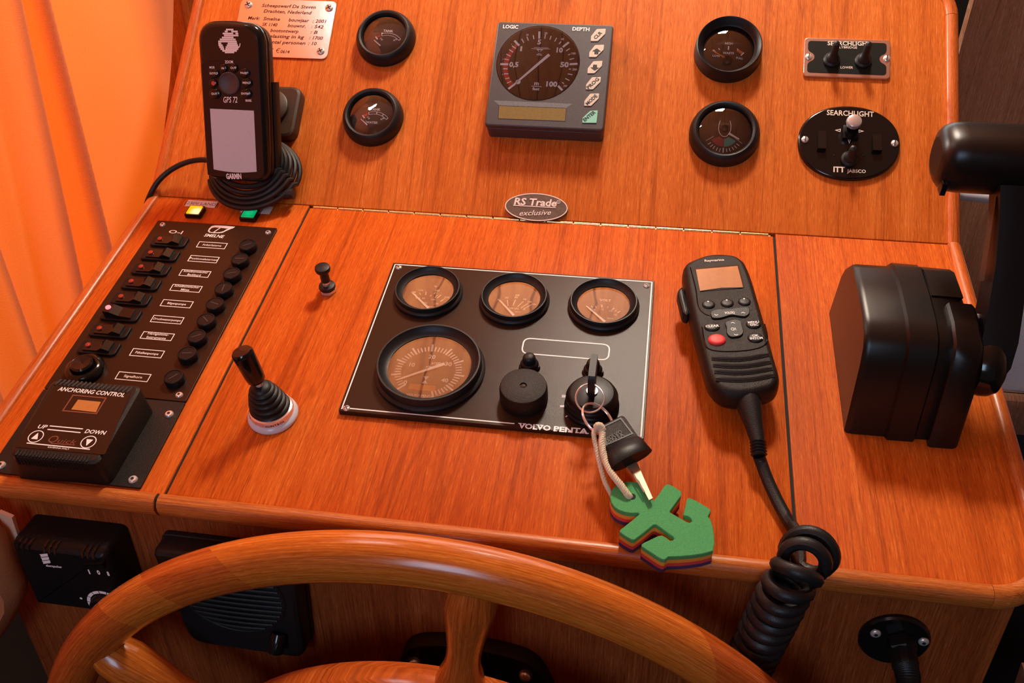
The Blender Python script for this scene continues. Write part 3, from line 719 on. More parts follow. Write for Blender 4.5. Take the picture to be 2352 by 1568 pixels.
for px, py in ((1165, 395), (1868, 410)):
    u, v = at('U', *z4(px, py), .0022); screw(t, 'steel', (u - cx, v - cy, .0022), .0033, .0012, 'slot')
m = MB(off); hk = .0025
m.text('SEARCHLIGHT', at('U', *z4(1335, 290), hk), at('U', *z4(1728, 295), hk), .0043, hk, .02)
m.text('FLYBRIDGE', at('U', *z4(1425, 318), hk), at('U', *z4(1602, 322), hk), .0024, hk, .01)
m.text('LOWER', at('U', *z4(1453, 500), hk), at('U', *z4(1565, 502), hk), .0024, hk, .01)
m.build('lettering', 'dim', t, flat=True)
def toggle(par, loc, sc=1.0, lean=.0, tall=.024):
    b = MB(); b.lathe([(.0095 * sc, 0), (.0095 * sc, .002), (.0080 * sc, .0032), (.0070 * sc, .0036)], n=24, cap0=True, cap1=True)
    b.lathe([(.0072 * sc, .003), (.0068 * sc, .0065), (.0050 * sc, .0090), (.0043 * sc, .0100), (.0040 * sc, .014), (.0042 * sc, tall - .004), (.0034 * sc, tall - .001), (.0001, tall)], n=20)
    V = [Vector((p.x, p.y + lean * max(0, p.z - .006), p.z)) for p in b.v]; b.v = V
    return b.build('toggle_boot', 'rubber', par, loc=loc)
for px, py in ((1372, 425), (1655, 432)):
    u, v = at('U', *z4(px, py), .003); toggle(t, (u - cx, v - cy, .0022), .80, .30, .0225)

# ================================================================== OVAL SEARCHLIGHT CONTROL
q = [at('U', *z4(*p), .003) for p in ((1070, 1130), (1990, 1175), (1545, 838), (1525, 1500))]
cx = (q[0][0] + q[1][0]) / 2; rx = (q[1][0] - q[0][0]) / 2; cy = (q[2][1] + q[3][1]) / 2; ry = (q[2][1] - q[3][1]) / 2; off = (cx, cy, 0)
t = thing('searchlight_control', 'oval black searchlight control plate with joystick, toggle and two rocker buttons', 'control panel', 'U', off)
def oval(a, b_, n=56, ex=2.15): return [(a * abs(cos(x)) ** (2 / ex) * (1 if cos(x) > 0 else -1), b_ * abs(sin(x)) ** (2 / ex) * (1 if sin(x) > 0 else -1)) for x in [2 * pi * i / n for i in range(n)]]
b = MB(); b.prism(oval(rx, ry), 0, .0035, .0018, 3); b.build('plate', 'gloss', t)
m = MB(off); hk = .0037
m.text('SEARCHLIGHT', at('U', *z4(1328, 918), hk), at('U', *z4(1752, 935), hk), .0052, hk, .015)
m.text('ITT', at('U', *z4(1388, 1430), hk), at('U', *z4(1490, 1434), hk), .0052, hk, .03)
m.text('JABSCO', at('U', *z4(1510, 1436), hk), at('U', *z4(1680, 1440), hk), .0032, hk, .015)
for tri in (((1400, 1055), (1455, 1042), (1450, 1072)), ((1665, 1065), (1616, 1050), (1612, 1078)), ((1530, 1178), (1516, 1132), (1546, 1134)), ((1538, 945), (1528, 968), (1548, 970))):
    m.frame_poly([at('U', *z4(*p), hk) for p in tri], .0006, hk)
m.build('lettering', 'dim', t, flat=True)
for px, py in ((1132, 1140), (1938, 1175)):
    u, v = at('U', *z4(px, py), .0035); screw(t, 'steel', (u - cx, v - cy, .0035), .0033, .0014, 'slot')
for a0, a1 in (((1238, 1242), (1335, 1030)), ((1730, 1258), (1835, 1058))):
    u0, v0 = at('U', *z4(*a0), .0035); u1, v1 = at('U', *z4(*a1), .009)
    b = MB(off); b.loft([[(u0, v0, .003), (u1, v0, .003), (u1, v1, .003), (u0, v1, .003)], [(u0 + .0004, v0 + .0006, .008), (u1 - .0004, v0 + .0006, .008), (u1 - .0004, v1 - .002, .0055), (u0 + .0004, v1 - .002, .0055)]]); b.build('rocker_button', 'gloss', t)
u, v = at('U', *z4(1538, 1090), .0035)
b = MB((0, 0, 0)); b.box(-.0068, .0068, -.0058, .0070, 0, .0035, .0005); b.lathe([(.0058, .003), (.0052, .010)], n=20); jb = b.build('joystick_base', 'black', t, loc=(u - cx, v - cy, .0035))
b = MB(); b.lathe([(.0035, 0), (.0062, .0015), (.0070, .0045), (.0062, .0070), (.0045, .0078), (.0001, .0078)], 0, .0045, n=26, cap0=True); b.build('joystick_cap', 'chrome', jb, loc=(0, 0, .010))
u, v = at('U', *z4(1530, 1318), .004); toggle(t, (u - cx, v - cy, .0035), .80, .35, .017)
for px, py in ((1395, 1285), (1660, 1285)):
    u, v = at('U', *z4(px, py), .0035); b = MB(); b.lathe([(.0012, 0), (.0008, .0004), (.0001, .0004)], n=8); b.build('rivet', 'black', t, loc=(u - cx, v - cy, .0035))

# ================================================================== OVAL EMBLEM
zb = Z(1100, 420, 7.84)
q = [at('U', *zb(*p), .004) for p in ((468, 430), (1600, 450), (1040, 190), (1080, 690))]
cx = (q[0][0] + q[1][0]) / 2; rx = (q[1][0] - q[0][0]) / 2; cy = (q[2][1] + q[3][1]) / 2; ry = (q[2][1] - q[3][1]) / 2; off = (cx, cy, 0)
t = thing('oval_badge', 'small oval pewter badge with raised lettering above the hinge', 'badge', 'U', off)
b = MB(); b.prism(oval(rx, ry, ex=2.0), 0, .004, .0006); b.build('badge_plate', 'pewter', t)
b = MB(); o1 = oval(rx, ry, ex=2.0); o2 = inset(o1, .0009); n = len(o1)
b.add([(x, y, .0042) for x, y in o1] + [(x, y, .0042) for x, y in o2], [(i, (i + 1) % n, n + (i + 1) % n, n + i) for i in range(n)]); b.build('raised_rim', 'pewterhi', t, flat=True)
m = MB(off); hk = .0044
m.text('RS Trade', at('U', *zb(628, 388), hk), at('U', *zb(1398, 425), hk), .0068, hk, .03, .12)
m.text('exclusive', at('U', *zb(730, 590), hk), at('U', *zb(1300, 575), hk), .0052, hk, .005, .35)
m.line(at('U', *zb(620, 405), hk), at('U', *zb(1385, 447), hk), .0008, hk)
c_ = at('U', *zb(1432, 345), hk); m.ring2(c_, .0014, .0018, hk, n=16); m.textc('R', c_, .0014, hk)
m.build('raised_lettering', 'pewterhi', t, flat=True)

# ================================================================== INDICATOR LAMPS + PAPER LABELS
zi = Z(280, 380, 8.4)
M_['lensA'] = lens('lit_amber_lens', (1.0, 0.50, 0.0), (1.0, 0.95, 0.50), 1.1, (.003, -.003, .005))
M_['lensG'] = lens('lit_green_lens', (0.0, 0.42, 0.12), (0.01, 0.66, 0.24), 0.75, (.0, .0, .005))
def lamp(lab, px, py, mat):
    u, v = at('D', px, py, 0); t = thing('indicator_lamp', lab, 'indicator lamp', 'D', (u, v, 0))
    b = MB(); b.box(-.0080, .0080, -.0076, .0076, 0, .0042, .0008, .0015); b.build('lamp_housing', 'gloss', t)
    b = MB(); b.box(-.0064, .0064, -.0060, .0060, .0040, .0050, .0005, .001); b.build('lens', mat, t)
lamp('lit amber square indicator lamp at the head of the switch panel', 450, 491, 'lensA')
lamp('lit green square indicator lamp under the coiled cable', 575, 499, 'lensG')
def paper(lab, cpx, cpy, w_, h_, txt, ang=0):
    u, v = at('D', cpx, cpy, 0); t = thing('paper_label', lab, 'label', 'D', (u, v, 0))
    b = MB(); b.box(-w_ / 2, w_ / 2, -h_ / 2, h_ / 2, 0, .0003); b.build('sticker', 'label', t)
    m = MB(); m.textc(txt, (0, .0002), .0042, .0004, -.005); m.build('lettering', 'blackp', t, flat=True)
paper('white sticker reading 230V LAND behind the amber lamp', 463, 469, .0310, .0100, '[230V LAND]')
paper('small white sticker half hidden behind the green lamp', 590, 482, .0300, .0115, '[12V]')

# ================================================================== SWITCH PANEL
z5 = Z(0, 500, 2.376)
q = [at('D', *z5(*p), .002) for p in ((865, 12), (1512, 60))]
x0, x1 = q[0][0], q[1][0]; y1 = (q[0][1] + q[1][1]) / 2; ySp = at('D', 378, 918, .002)[1]
off = (x0, y1, 0)
t = thing('switch_panel', 'long black switch panel with rocker switches, framed captions and fuse caps', 'switch panel', 'D', off)
b = MB(off); b.box(x0, x1, ySp, y1, 0, .0020, .0003, .0015); b.build('plate', 'panel', t)
hs = .0021
# rocker switches
r1_, r8 = at('D', *z5(925, 128), .004), at('D', *z5(540, 708), .004)
def rocker(loc, on):
    b = MB(); b.box(-.0172, .0172, -.0075, .0075, 0, .0024, .0008, .0035); fr_ = b.build('rocker_switch', 'black', t, loc=loc)
    b = MB(); a = .0118; k = .0052
    if not on: pr_ = [(-a, .0024), (-a, .0034), (.001, .0036), (.0060, .0068), (a, .0044), (a, .0024)]
    else: pr_ = [(-a, .0024), (-a, .0095), (-.006, .0085), (.001, .0052), (a, .0040), (a, .0024)]
    b.loft([[(x, -k, z) for x, z in pr_], [(x, k, z) for x, z in pr_]]); b.build('rocker', 'gloss', fr_, smooth=False)
    b = MB(); b.lathe([(.0024, 0), (.0022, .0010), (.0001, .0016)], n=16)
    b.build('pilot_light', 'redlit' if on else 'redlens', fr_, loc=(-.0088, .0, .0036 if not on else .0090))
    return fr_
for i in range(8):
    s_ = i / 7; f = s_
    u = r1_[0] * (1 - f) + r8[0] * f; v = r1_[1] * (1 - f) + r8[1] * f
    rocker((u - x0, v - y1, .002), i == 5)
# fuse caps
f1, f8 = at('D', *z5(1350, 148), .008), at('D', *z5(1021, 740), .008); f9 = at('D', *z5(947, 868), .008)
slots = [35, 5, 20, 95, -15, -40, 35, 8, 50]
for i in range(9):
    u, v = (f9 if i == 8 else (f1[0] + (f8[0] - f1[0]) * i / 7, f1[1] + (f8[1] - f1[1]) * i / 7))
    if i == 0:
        b = MB(); b.lathe([(.0080, 0), (.0080, .0052), (.0078, .0060), (.0073, .0066), (.0066, .0067), (.0063, .0062), (.0001, .0062)], n=30, cap0=True)
        f0 = b.build('fuse_cap', 'black', t, loc=(u - x0, v - y1, .002))
        m = MB(); m.line((-.0040, 0), (.0040, 0), .0009, .0064); m.build('fuse_slot', 'grey', f0, flat=True)
        f0.rotation_euler.z = math.radians(slots[0])
    else:
        c_ = dup(f0, t, (u - x0, v - y1, .002)); c_.rotation_euler.z = math.radians(slots[i])
# captions
w_ = MB(off)
ca, cb_ = at('D', *z5(1157, 151), hs), at('D', *z5(803, 740), hs); c9 = at('D', *z5(727, 868), hs)
qa, qb = at('D', *z5(1073, 160), hs), at('D', *z5(1228, 173), hs); bw = (qb[0] - qa[0]) / 2; bh = (at('D', *z5(1088, 128), hs)[1] - qa[1]) / 2
caps_ = [['Ankerlaterne'], ['Positionslaternen'], ['Scheibenwischer', 'Backbord'], ['Scheibenwischer', 'Mitte'], ['Bilgenpumpe'], ['Druckwasserpumpe'], ['Navigations-', 'Instrumente'], ['F\u00e4kalienpumpe'], ['Signalhorn']]
for i in range(9):
    u, v = c9 if i == 8 else (ca[0] + (cb_[0] - ca[0]) * i / 7, ca[1] + (cb_[1] - ca[1]) * i / 7)
    cp_ = MB(off); cp_.frame_poly([(u - bw, v - bh), (u + bw, v - bh), (u + bw, v + bh), (u - bw, v + bh)], .0007, hs)
    L_ = caps_[i]
    for j, s_ in enumerate(L_):
        wd = len(s_) * .00155; vv = v - .0011 + (.0026 * (len(L_) - 1) / 2 - j * .0042 if len(L_) > 1 else 0) + (.0010 if len(L_) > 1 else 0)
        cp_.text(s_, (u - wd / 2, vv), (u + wd / 2, vv), .0025, hs, .008)
    cp_.build('caption', 'white', t, flat=True)
w_.text('O-l', at('D', 386, 535, hs), at('D', 417, 538, hs), .0046, hs, .012)
w_.build('off_on_mark', 'white', t, flat=True)
w_ = MB(off); w_.text('SMELNE', at('D', 468, 543, hs), at('D', 513, 547, hs), .0040, hs, .018, .15)
z2 = Z(340, 490, 6.8188)
logo_o = [at('D', *z2(*p), hs) for p in ((1368, 212), (1330, 238), (1290, 246), (1200, 236), (1110, 226), (1040, 222), (1000, 232), (968, 262), (962, 282), (990, 296), (1060, 300), (1130, 296), (1180, 284), (1230, 252), (1260, 244), (1300, 246), (1220, 280), (1170, 305), (1120, 312), (1040, 312), (960, 302), (938, 284), (955, 240), (1000, 200), (1060, 190), (1200, 196))]
w_.poly(logo_o, hs); w_.line(at('D', *z2(1030, 298), hs), at('D', *z2(1130, 230), hs), .0012, hs)
w_.build('lettering', 'white', t, flat=True)
for px, py, r_ in ((374, 517, .0028), (616, 535, .0028), (412, 908, .0030)):
    u, v = at('D', px, py, .002); screw(t, 'steel', (u - x0, v - y1, .002), r_, .0014, 'hex')
u, v = at('D', *z5(460, 822), .006)
b = MB(); b.lathe([(.0155, 0), (.0160, .003), (.0145, .0062), (.0118, .0075), (.0100, .0070), (.0092, .0052), (.0088, .0050)], n=36, cap0=True, cap1=False)
b.lathe([(.0089, .0048), (.0089, .0095), (.0075, .0108), (.0035, .0100), (.0001, .0092)], n=30); b.build('horn_button', 'gloss', t, loc=(u - x0, v - y1, .002))

# ================================================================== ANCHOR WINDLASS CONTROL
y0a = -VD + .0026; off = (x0, ySp, 0)
t = thing('anchoring_control', 'black anchor windlass remote box with amber display at the front left of the desk', 'control box', 'D', off)
b = MB(off); b.prism(rpoly([(x0, y0a), (x1, y0a), (x1, ySp - .0006), (x0, ySp - .0006)], [.012, .001, .001, .001], 6), 0, .0016, .0003); b.build('base_plate', 'matte', t)
zc = Z(0, 860, 5.345); HA = .0285
top = [at('D', *zc(*p), HA) for p in ((105, 985), (1195, 1095), (1740, 130), (640, 62))]
bot = [at('D', *zc(*p), .0016) for p in ((205, 1275), (1365, 1355), (1905, 425), (740, 330))]
R = []
for k, (s_, hh) in enumerate(((0, .0016), (.5, .012), (.86, .0235), (.95, .0268), (1.0, HA))):
    pts = [tuple(Vector(bot[i]) * (1 - s_) + Vector(top[i]) * s_) for i in range(4)]
    if k == 4: pts = inset(pts, .0018)
    R.append([(x, y, hh) for x, y in rpoly(pts, .0055, 5)])
b = MB(off); b.loft(R); b.build('housing', 'matte', t)
hk = HA + .0003
fp = [at('D', *zc(*p), hk) for p in ((150, 895), (1275, 1010), (1625, 205), (680, 100))]
b = MB(off); b.poly(rpoly([at('D', *zc(*p), hk) for p in ((165, 890), (1290, 985), (1610, 212), (690, 118))], .0015), hk); b.build('face_film', 'panel', t, flat=True)
# ridged grips front and back
b = MB(off)
for i in range(22):
    s_ = i / 21; u, v = at('D', *zc(240 + 860 * s_, 925 + 85 * s_), HA); u2, v2 = at('D', *zc(205 + 880 * s_, 1010 + 80 * s_), HA - .003)
    b.tube([(u, v, HA - .0002), (u - .0006, v - .0040, HA - .0006), (u2, v2 - .0008, HA - .0048), (u2, v2 - .001, HA - .010)], .0011, 6)
for i in range(18):
    s_ = i / 17; u, v = at('D', *zc(745 + 870 * s_, 50 + 95 * s_ + 20), HA)
    b.tube([(u, v + .001, HA - .0010), (u - .001, v - .004, HA), (u - .0015, v - .0055, HA)], .0012, 6)
gr_ = b.build('grip_ridges', 'matte', t); gr_['kind'] = 'stuff'
hk2 = HA + .0005
b = MB(off); b.poly([at('D', *zc(*p), hk2) for p in ((875, 430), (1180, 465), (1240, 338), (960, 310))], hk2); b.build('display', 'lcdamb', t, flat=True)
b = MB(off); b.frame_poly([at('D', *zc(*p), hk2) for p in ((760, 452), (1190, 490), (1315, 285), (895, 248))], .0011, hk2); b.build('display_border', 'brownp', t, flat=True)
w_ = MB(off)
def TC(b_, s_, p, q, hh, bold=.02, sh=.12): b_.text(s_, at('D', *zc(*p), hk2), at('D', *zc(*q), hk2), hh, hk2, bold, sh)
TC(w_, 'ANCHORING CONTROL', (705, 198), (1520, 278), .0038, .02, .15); w_.build('title_lettering', 'white', t, flat=True); w_ = MB(off); TC(w_, 'UP', (458, 660), (570, 668), .0034, .015, .15); TC(w_, 'DOWN', (1035, 718), (1290, 742), .0034, .02, .15)
def LC(p, q, wd=.0009): w_.line(at('D', *zc(*p), hk2), at('D', *zc(*q), hk2), wd, hk2)
LC((612, 632), (1020, 670)); LC((585, 675), (990, 715)); LC((330, 842), (1105, 920), .0009)
for c in ((442, 762), (1088, 830)):
    cc = at('D', *zc(*c), hk2); ab = MB(off); ab.ring2(cc, .0049, .0056, hk2); sg = 1 if c[0] < 600 else -1
    ab.poly(rpoly([(cc[0] - .0026, cc[1] - .0024 * sg), (cc[0] + .0026, cc[1] - .0024 * sg), (cc[0], cc[1] + .0036 * sg)], .0005, 2), hk2)
    ab.build('arrow_button', 'white', t, flat=True)
TC(w_, 'RAVENNA ITALY', (585, 899), (850, 926), .0011, .02, .1)
w_.build('lettering', 'white', t, flat=True)
m = MB(off); TC(m, 'Q', (575, 832), (690, 842), .0064, -.0, .15); TC(m, 'uick', (700, 838), (925, 858), .0040, -.0, .2)
m.line(at('D', *zc(655, 848), hk2), at('D', *zc(920, 868), hk2), .0008, hk2)
m.build('maker_lettering', 'brownp', t, flat=True)
for px, py in ((389, 952), (306, 1102), (3, 1069)):
    u, v = at('D', px, py, .0016); screw(t, 'steel', (u - x0, v - ySp, .0016), .0034, .0016, 'hex')

# ================================================================== PULL KNOB, JOYSTICK
u, v = at('D', 754, 668, 0)
t = thing('pull_knob', 'small black mushroom pull knob with chrome collar near the hinge', 'knob', 'D', (u, v, 0)); t.scale = (.8, .8, .8)
b = MB(); b.lathe([(.0092, 0), (.0092, .0035), (.0085, .0040), (.0001, .0040)], n=6, cap0=True); b.build('hex_nut', 'chrome', t, smooth=False)
b = MB(); b.lathe([(.0086, .004), (.0092, .006), (.0086, .0085), (.0060, .0095), (.0001, .0095)], n=28, cap0=True); b.build('collar', 'rubber', t)
b = MB(); b.lathe([(.0044, .0095), (.0044, .0150)], n=20); b.build('shaft', 'chrome', t)
b = MB(); b.lathe([(.0050, .0145), (.0048, .024), (.0052, .0265), (.0078, .0290), (.0084, .0318), (.0078, .0340), (.0060, .0348), (.0001, .0350)], n=30, cap0=True); b.build('knob_head', 'rubber', t)

u, v = at('D', 627, 950, .002)
t = thing('joystick', 'black joystick with ribbed rubber bellows on a chrome ring', 'joystick', 'D', (u, v, 0)); t.scale = (.79, .79, .79)
b = MB(); b.lathe([(.0240, 0), (.0245, .0015), (.0238, .0040), (.0205, .0065), (.0195, .0066)], n=56, cap0=True); b.build('clear_washer', 'acryl', t)
b = MB(); b.lathe([(.0212, .0060), (.0214, .0085), (.0205, .0118), (.0188, .0125), (.0180, .0115)], n=56, cap0=True); b.build('chrome_ring', 'chrome', t)
m = MB()
for i, ch in enumerate('APEM CONTROL'):
    a = math.radians(195 + i * 7.2)
    if i > 4: a = math.radians(270 + (i - 4) * 7.5)
    V_, F_, w0 = glyphs(ch if ch != ' ' else '.', .02); k = .0026 / .7
    d = Vector((-sin(a), cos(a), 0)); up = Vector((0, 0, 1)); c0_ = Vector((cos(a), sin(a), 0)) * .0216 + up * .0076
    m.add([c0_ + d * (x - w0 / 2) * k + up * y * k * .9 for x, y in V_], F_)
m.build('ring_lettering', 'blackp', t)
def tilt_pt(r, z, a, zb_, lean):
    return None
b = MB(); rings = []; prof_b = [(.0186, .0105)]
lv = [(.0183, .0155), (.0168, .0215), (.0150, .0270), (.0132, .0320), (.0112, .0362)]
for r_, z_ in lv: prof_b += [(r_ + .0006, z_ - .0030), (r_ + .0012, z_ - .0015), (r_ + .0004, z_), (r_ - .0016, z_ + .0006)]
prof_b += [(.0090, .0385), (.0062, .0400), (.0030, .0405)]
ax = Vector((-.20, .10, 1)).normalized()
for r_, z_ in prof_b:
    c_ = Vector((ax.x / ax.z * max(0, z_ - .010) * .75, ax.y / ax.z * max(0, z_ - .010) * .75, z_))
    rings.append([c_ + Vector((r_ * cos(2 * pi * j / 40), r_ * sin(2 * pi * j / 40), 0)) for j in range(40)])
b.loft(rings); b.build('rubber_bellows', 'rubber', t)
base = Vector((ax.x * .030 * .8, ax.y * .030 * .8, .038))
b = MB(); b.tube([base, base + ax * .018], .0034, 14); b.build('shaft', 'steel', t)
b = MB(); g0 = base + ax * .0075
b.lathe([(.0001, 0), (.0070, .0), (.0086, .0022), (.0092, .008), (.0102, .033), (.0100, .0350), (.0086, .0368), (.0001, .0372)], cx=g0.x, cy=g0.y, cz=g0.z, axis=ax, n=34); b.build('grip', 'gloss', t)

# ================================================================== ENGINE INSTRUMENT PANEL
z6 = Z(760, 580, 3.0947)
HP = .0045; X0, X1, Y1, Y0 = 0.1037, 0.3340, -0.0803, -0.2528
off = (X0, Y1, 0)
t = thing('engine_instrument_panel', 'square-edged black engine panel with tachometer, three small gauges, buzzer and key switch', 'instrument panel', 'D', off)
b = MB(off); b.box(X0, X1, Y0, Y1, 0, HP, .0004, .0012); b.build('plate', 'panel', t)
w_ = MB(off); hk = HP + .00015; e = .0018
def bar(x0_, x1_, y0_, y1_): w_.add([(x0_, y0_, hk), (x1_, y0_, hk), (x1_, y1_, hk), (x0_, y1_, hk)], [(0, 1, 2, 3)])
lw = .0010
bar(X0 + e, X1 - e, Y1 - e - lw, Y1 - e); bar(X0 + e, X0 + e + lw, Y0 + e, Y1 - e); bar(X1 - e - lw, X1 - e, Y0 + e, Y1 - e)
xe = at('D', *z6(1300, 1240), hk)[0]; bar(X0 + e, xe, Y0 + e + .0008, Y0 + e + lw + .0008)
w_.build('white_border', 'white', t, flat=True)
w_ = MB(off)
# slab lettering: bold with serifs added as short bars
pA, pB, pC, pD = at('D', *z6(1332, 1247), hk), at('D', *z6(1560, 1266), hk), at('D', *z6(1582, 1269), hk), at('D', *z6(1826, 1289), hk)
w_.text('VOLVO', pA, pB, .0046, hk, .035); w_.text('PENTA', pC, pD, .0046, hk, .035)
def serifs(p, q, xs, tops, hgt):
    for s_ in xs:
        c_ = Vector(p).lerp(Vector(q), s_); w_.line((c_.x - .0014, c_.y + .0004), (c_.x + .0014, c_.y + .0004), .0008, hk + .00002)
    for s_ in tops:
        c_ = Vector(p).lerp(Vector(q), s_); w_.line((c_.x - .0013, c_.y + hgt - .0003), (c_.x + .0013, c_.y + hgt - .0003), .0008, hk + .00002)
serifs(pA, pB, (), (.03, .17, .57, .70), .0046); serifs(pC, pD, (.05, .48, .69, .84, .97), (), .0046)
w_.build('lettering', 'white', t, flat=True)
for px, py in ((916, 615), (1485, 657), (796, 938)):
    u, v = at('D', px, py, HP); screw(t, 'steel', (u - X0, v - Y1, HP), .0028, .0012)
# caption frame
b = MB(off); o1 = rpoly([at('D', *z6(*p), hk) for p in ((1338, 722), (1985, 785), (1993, 640), (1365, 598))], .006, 6)
fx0 = min(p[0] for p in o1); fx1 = max(p[0] for p in o1); fy0 = min(p[1] for p in o1); fy1 = max(p[1] for p in o1)
b.frame_poly(rpoly([(fx0 + .001, fy0 + .002), (fx1 - .001, fy0 + .002), (fx1 - .001, fy1 - .002), (fx0 + .001, fy1 - .002)], .006, 6), .0011, hk); b.build('caption_frame', 'white', t, flat=True)
def pgauge(px, py, hrim, rr, rbase, rgl, hg_, name):
    u, v = at('D', px, py, hrim); loc = (u - X0, v - Y1, HP)
    H = hrim - HP
    b = MB(); b.lathe([(rbase, 0), (rbase, .0028), (rbase * .975, .0036), (rr * 1.005, .0042), (rr * 1.0, H - .001), (rr * .985, H), (rr * .955, H), (rr * .945, H - .0008), (rgl * 1.10, hg_ - HP + .0012), (rgl * 1.0, hg_ - HP), (rgl, .0005)], n=72, cap0=True)
    g = b.build(name, 'rubber', t, loc=loc)
    b = MB(); b.lathe([(rgl, hg_ - HP - .0022), (.0001, hg_ - HP - .0022)], n=48); b.build('dial', 'dial', g)
    b = MB(); b.lathe([(rgl, hg_ - HP - .0005), (.0001, hg_ - HP - .0003)], n=48); b.build('glass', 'glassR', g)
    return g
zd = .0085 - HP - .0021
g = pgauge(981.8, 659.8, .013, .0277, .0296, .0218, .0085, 'temperature_gauge')
def prt(g, R, items, tk, nd, extra=None, mat='dim'):
    w_ = MB()
    for s_, x, y, sz in items: w_.textc(s_, (x * R, y * R), sz, zd, .025)
    for (x0_, y0_, x1_, y1_, wd) in tk: w_.line((x0_ * R, y0_ * R), (x1_ * R, y1_ * R), wd * 1.5, zd)
    if extra: extra(w_)
    w_.build('dial_print', mat, g, flat=True)
    n_ = MB(); needle(n_, (nd[0] * R, nd[1] * R), (nd[2] * R, nd[3] * R), nd[4], nd[4] * .45, zd + .0012); n_.build('needle', 'white', g, flat=True)
R_ = .0213
prt(g, R_, [('\u00b0F', .2, .40, .0021), ('100', -.60, -.02, .0020), ('150', -.33, .12, .0020), ('200', .32, .18, .0020), ('250', .80, -.18, .0020), ('80', -.12, -.33, .0019), ('100', .28, -.36, .0019), ('120', .46, -.58, .0019), ('\u00b0C', .04, -.58, .0021), ('PENTA', .30, -.78, .0013)],
    [(-.52, -.12, -.44, -.22, .0005), (-.36, -.02, -.28, -.14, .0005), (-.1, .05, -.08, -.14, .0006), (.28, .08, .24, -.05, .0006), (.15, -.1, .13, -.2, .0005), (.4, -.08, .32, -.26, .0005), (.54, -.06, .42, -.26, .0006), (.74, -.26, .60, -.40, .0006), (.68, -.36, .58, -.46, .0005), (-.3, -.3, -.24, -.42, .0004), (-.44, -.3, -.38, -.4, .0004)],
    (.22, -.92, -.62, -.12, .0022))
g = pgauge(1180.8, 676, .013, .0277, .0296, .0218, .0085, 'pressure_gauge')
prt(g, R_, [('psi', .08, .30, .0020), ('0', -.64, -.04, .0019), ('30', -.32, .10, .0020), ('60', .05, .16, .0020), ('90', .40, .08, .0020), ('120', .62, -.04, .0019), ('150', .80, -.16, .0018), ('100 kPa', .06, -.48, .0019), ('10', .46, -.50, .0018), ('PENTA', .24, -.66, .0012)],
    [(-.28, -.02, -.20, -.34, .0005), (.04, .02, .00, -.26, .0006), (.36, -.04, .20, -.34, .0005), (.56, -.14, .34, -.40, .0005), (.70, -.2, .46, -.44, .0005), (-.42, -.3, -.38, -.42, .0004)],
    (.12, -.92, -.58, -.12, .0022),
    lambda b_: [b_.ring2((x * R_, y * R_), .00005, .0006, zd, n=8) for x, y in ((-.20, -.34), (0, -.30), (.20, -.36), (.34, -.42), (.46, -.46))])
g = pgauge(1386.8, 689, .013, .0277, .0296, .0218, .0085, 'volt_gauge')
prt(g, R_, [('VOLT', .04, .32, .0026), ('10', -.35, -.27, .0020), ('12', -.03, -.20, .0020), ('14', .30, -.26, .0020), ('16', .50, -.46, .0019), ('PENTA', .32, -.68, .0012)],
    [(-.60, -.14, -.50, -.24, .0006), (-.47, -.06, -.40, -.18, .0005), (-.32, -.04, -.27, -.16, .0004), (-.07, .04, -.06, -.12, .0008), (.18, -.02, .16, -.12, .0004), (.42, -.08, .34, -.20, .0007), (.52, -.2, .46, -.28, .0004), (.66, -.24, .56, -.34, .0007)],
    (.13, -.94, -.66, -.14, .0022))
g = pgauge(984.4, 828.6, .016, .0410, .0436, .0330, .0100, 'tachometer')
R_ = .0330; zd = .0100 - HP - .0021
def tach(w_):
    cc = (-.01 * R_, -.11 * R_)
    for i in range(46):
        a = 227 - i * 6.6
        if i % 5 == 0: r0, r1, wd = .640, .880, .0015
        else: r0, r1, wd = .650, .800, .0010
        ticks(w_, cc, r0 * R_, r1 * R_, [a], wd, zd)
    for y_ in (-.29, -.49): w_.line((-.08 * R_, y_ * R_), (.05 * R_, y_ * R_), .0008, zd)
    w_.poly([(-.07 * R_, -.29 * R_), (.04 * R_, -.29 * R_), (-.015 * R_, -.40 * R_)], zd); w_.poly([(-.07 * R_, -.49 * R_), (.04 * R_, -.49 * R_), (-.015 * R_, -.38 * R_)], zd)
prt(g, R_, [('0', -.47, -.52, .0040), ('10', -.44, .05, .0038), ('20', -.02, .36, .0040), ('30', .42, .17, .0040), ('40', .44, -.35, .0038), ('x100', .12, .16, .0026), ('r/min', .02, .03, .0024), ('VOLVO PENTA', -.04, -.88, .0022)],
    [], (.34, .14, -.68, -.50, .0030), tach, 'white')
b = MB(); b.box(-.36 * R_, .27 * R_, -.72 * R_, -.55 * R_, zd - .0003, zd); b.build('hour_counter', 'lcdamb', g)
# buzzer
u, v = at('D', *z6(1368, 945), .020)
b = MB(); b.lathe([(.0180, 0), (.0183, .0015), (.0181, .0125), (.0173, .0152), (.0165, .0156), (.0028, .0156), (.0026, .0146), (.0001, .0144)], n=56, cap0=True)
bz = b.build('buzzer', 'matte', t, loc=(u - X0, v - Y1, HP))
b = MB(); b.lathe([(.0022, .0147), (.0014, .0154), (.0001, .0156)], n=14); b.build('sound_hole', 'bracket', bz)
# two boots
for px, py in ((1412, 800), (1862, 838)):
    u, v = at('D', *z6(px, py + 12), .006)
    b = MB(); b.lathe([(.0084, 0), (.0084, .0022), (.0076, .0028)], n=6, cap0=True, cap1=True)
    b.lathe([(.0070, .003), (.0073, .0048), (.0064, .0066), (.0053, .0074), (.0051, .0112), (.0045, .0130), (.0030, .0140), (.0001, .0142)], n=26); b.build('push_button_boot', 'rubber', t, loc=(u - X0, v - Y1, HP))
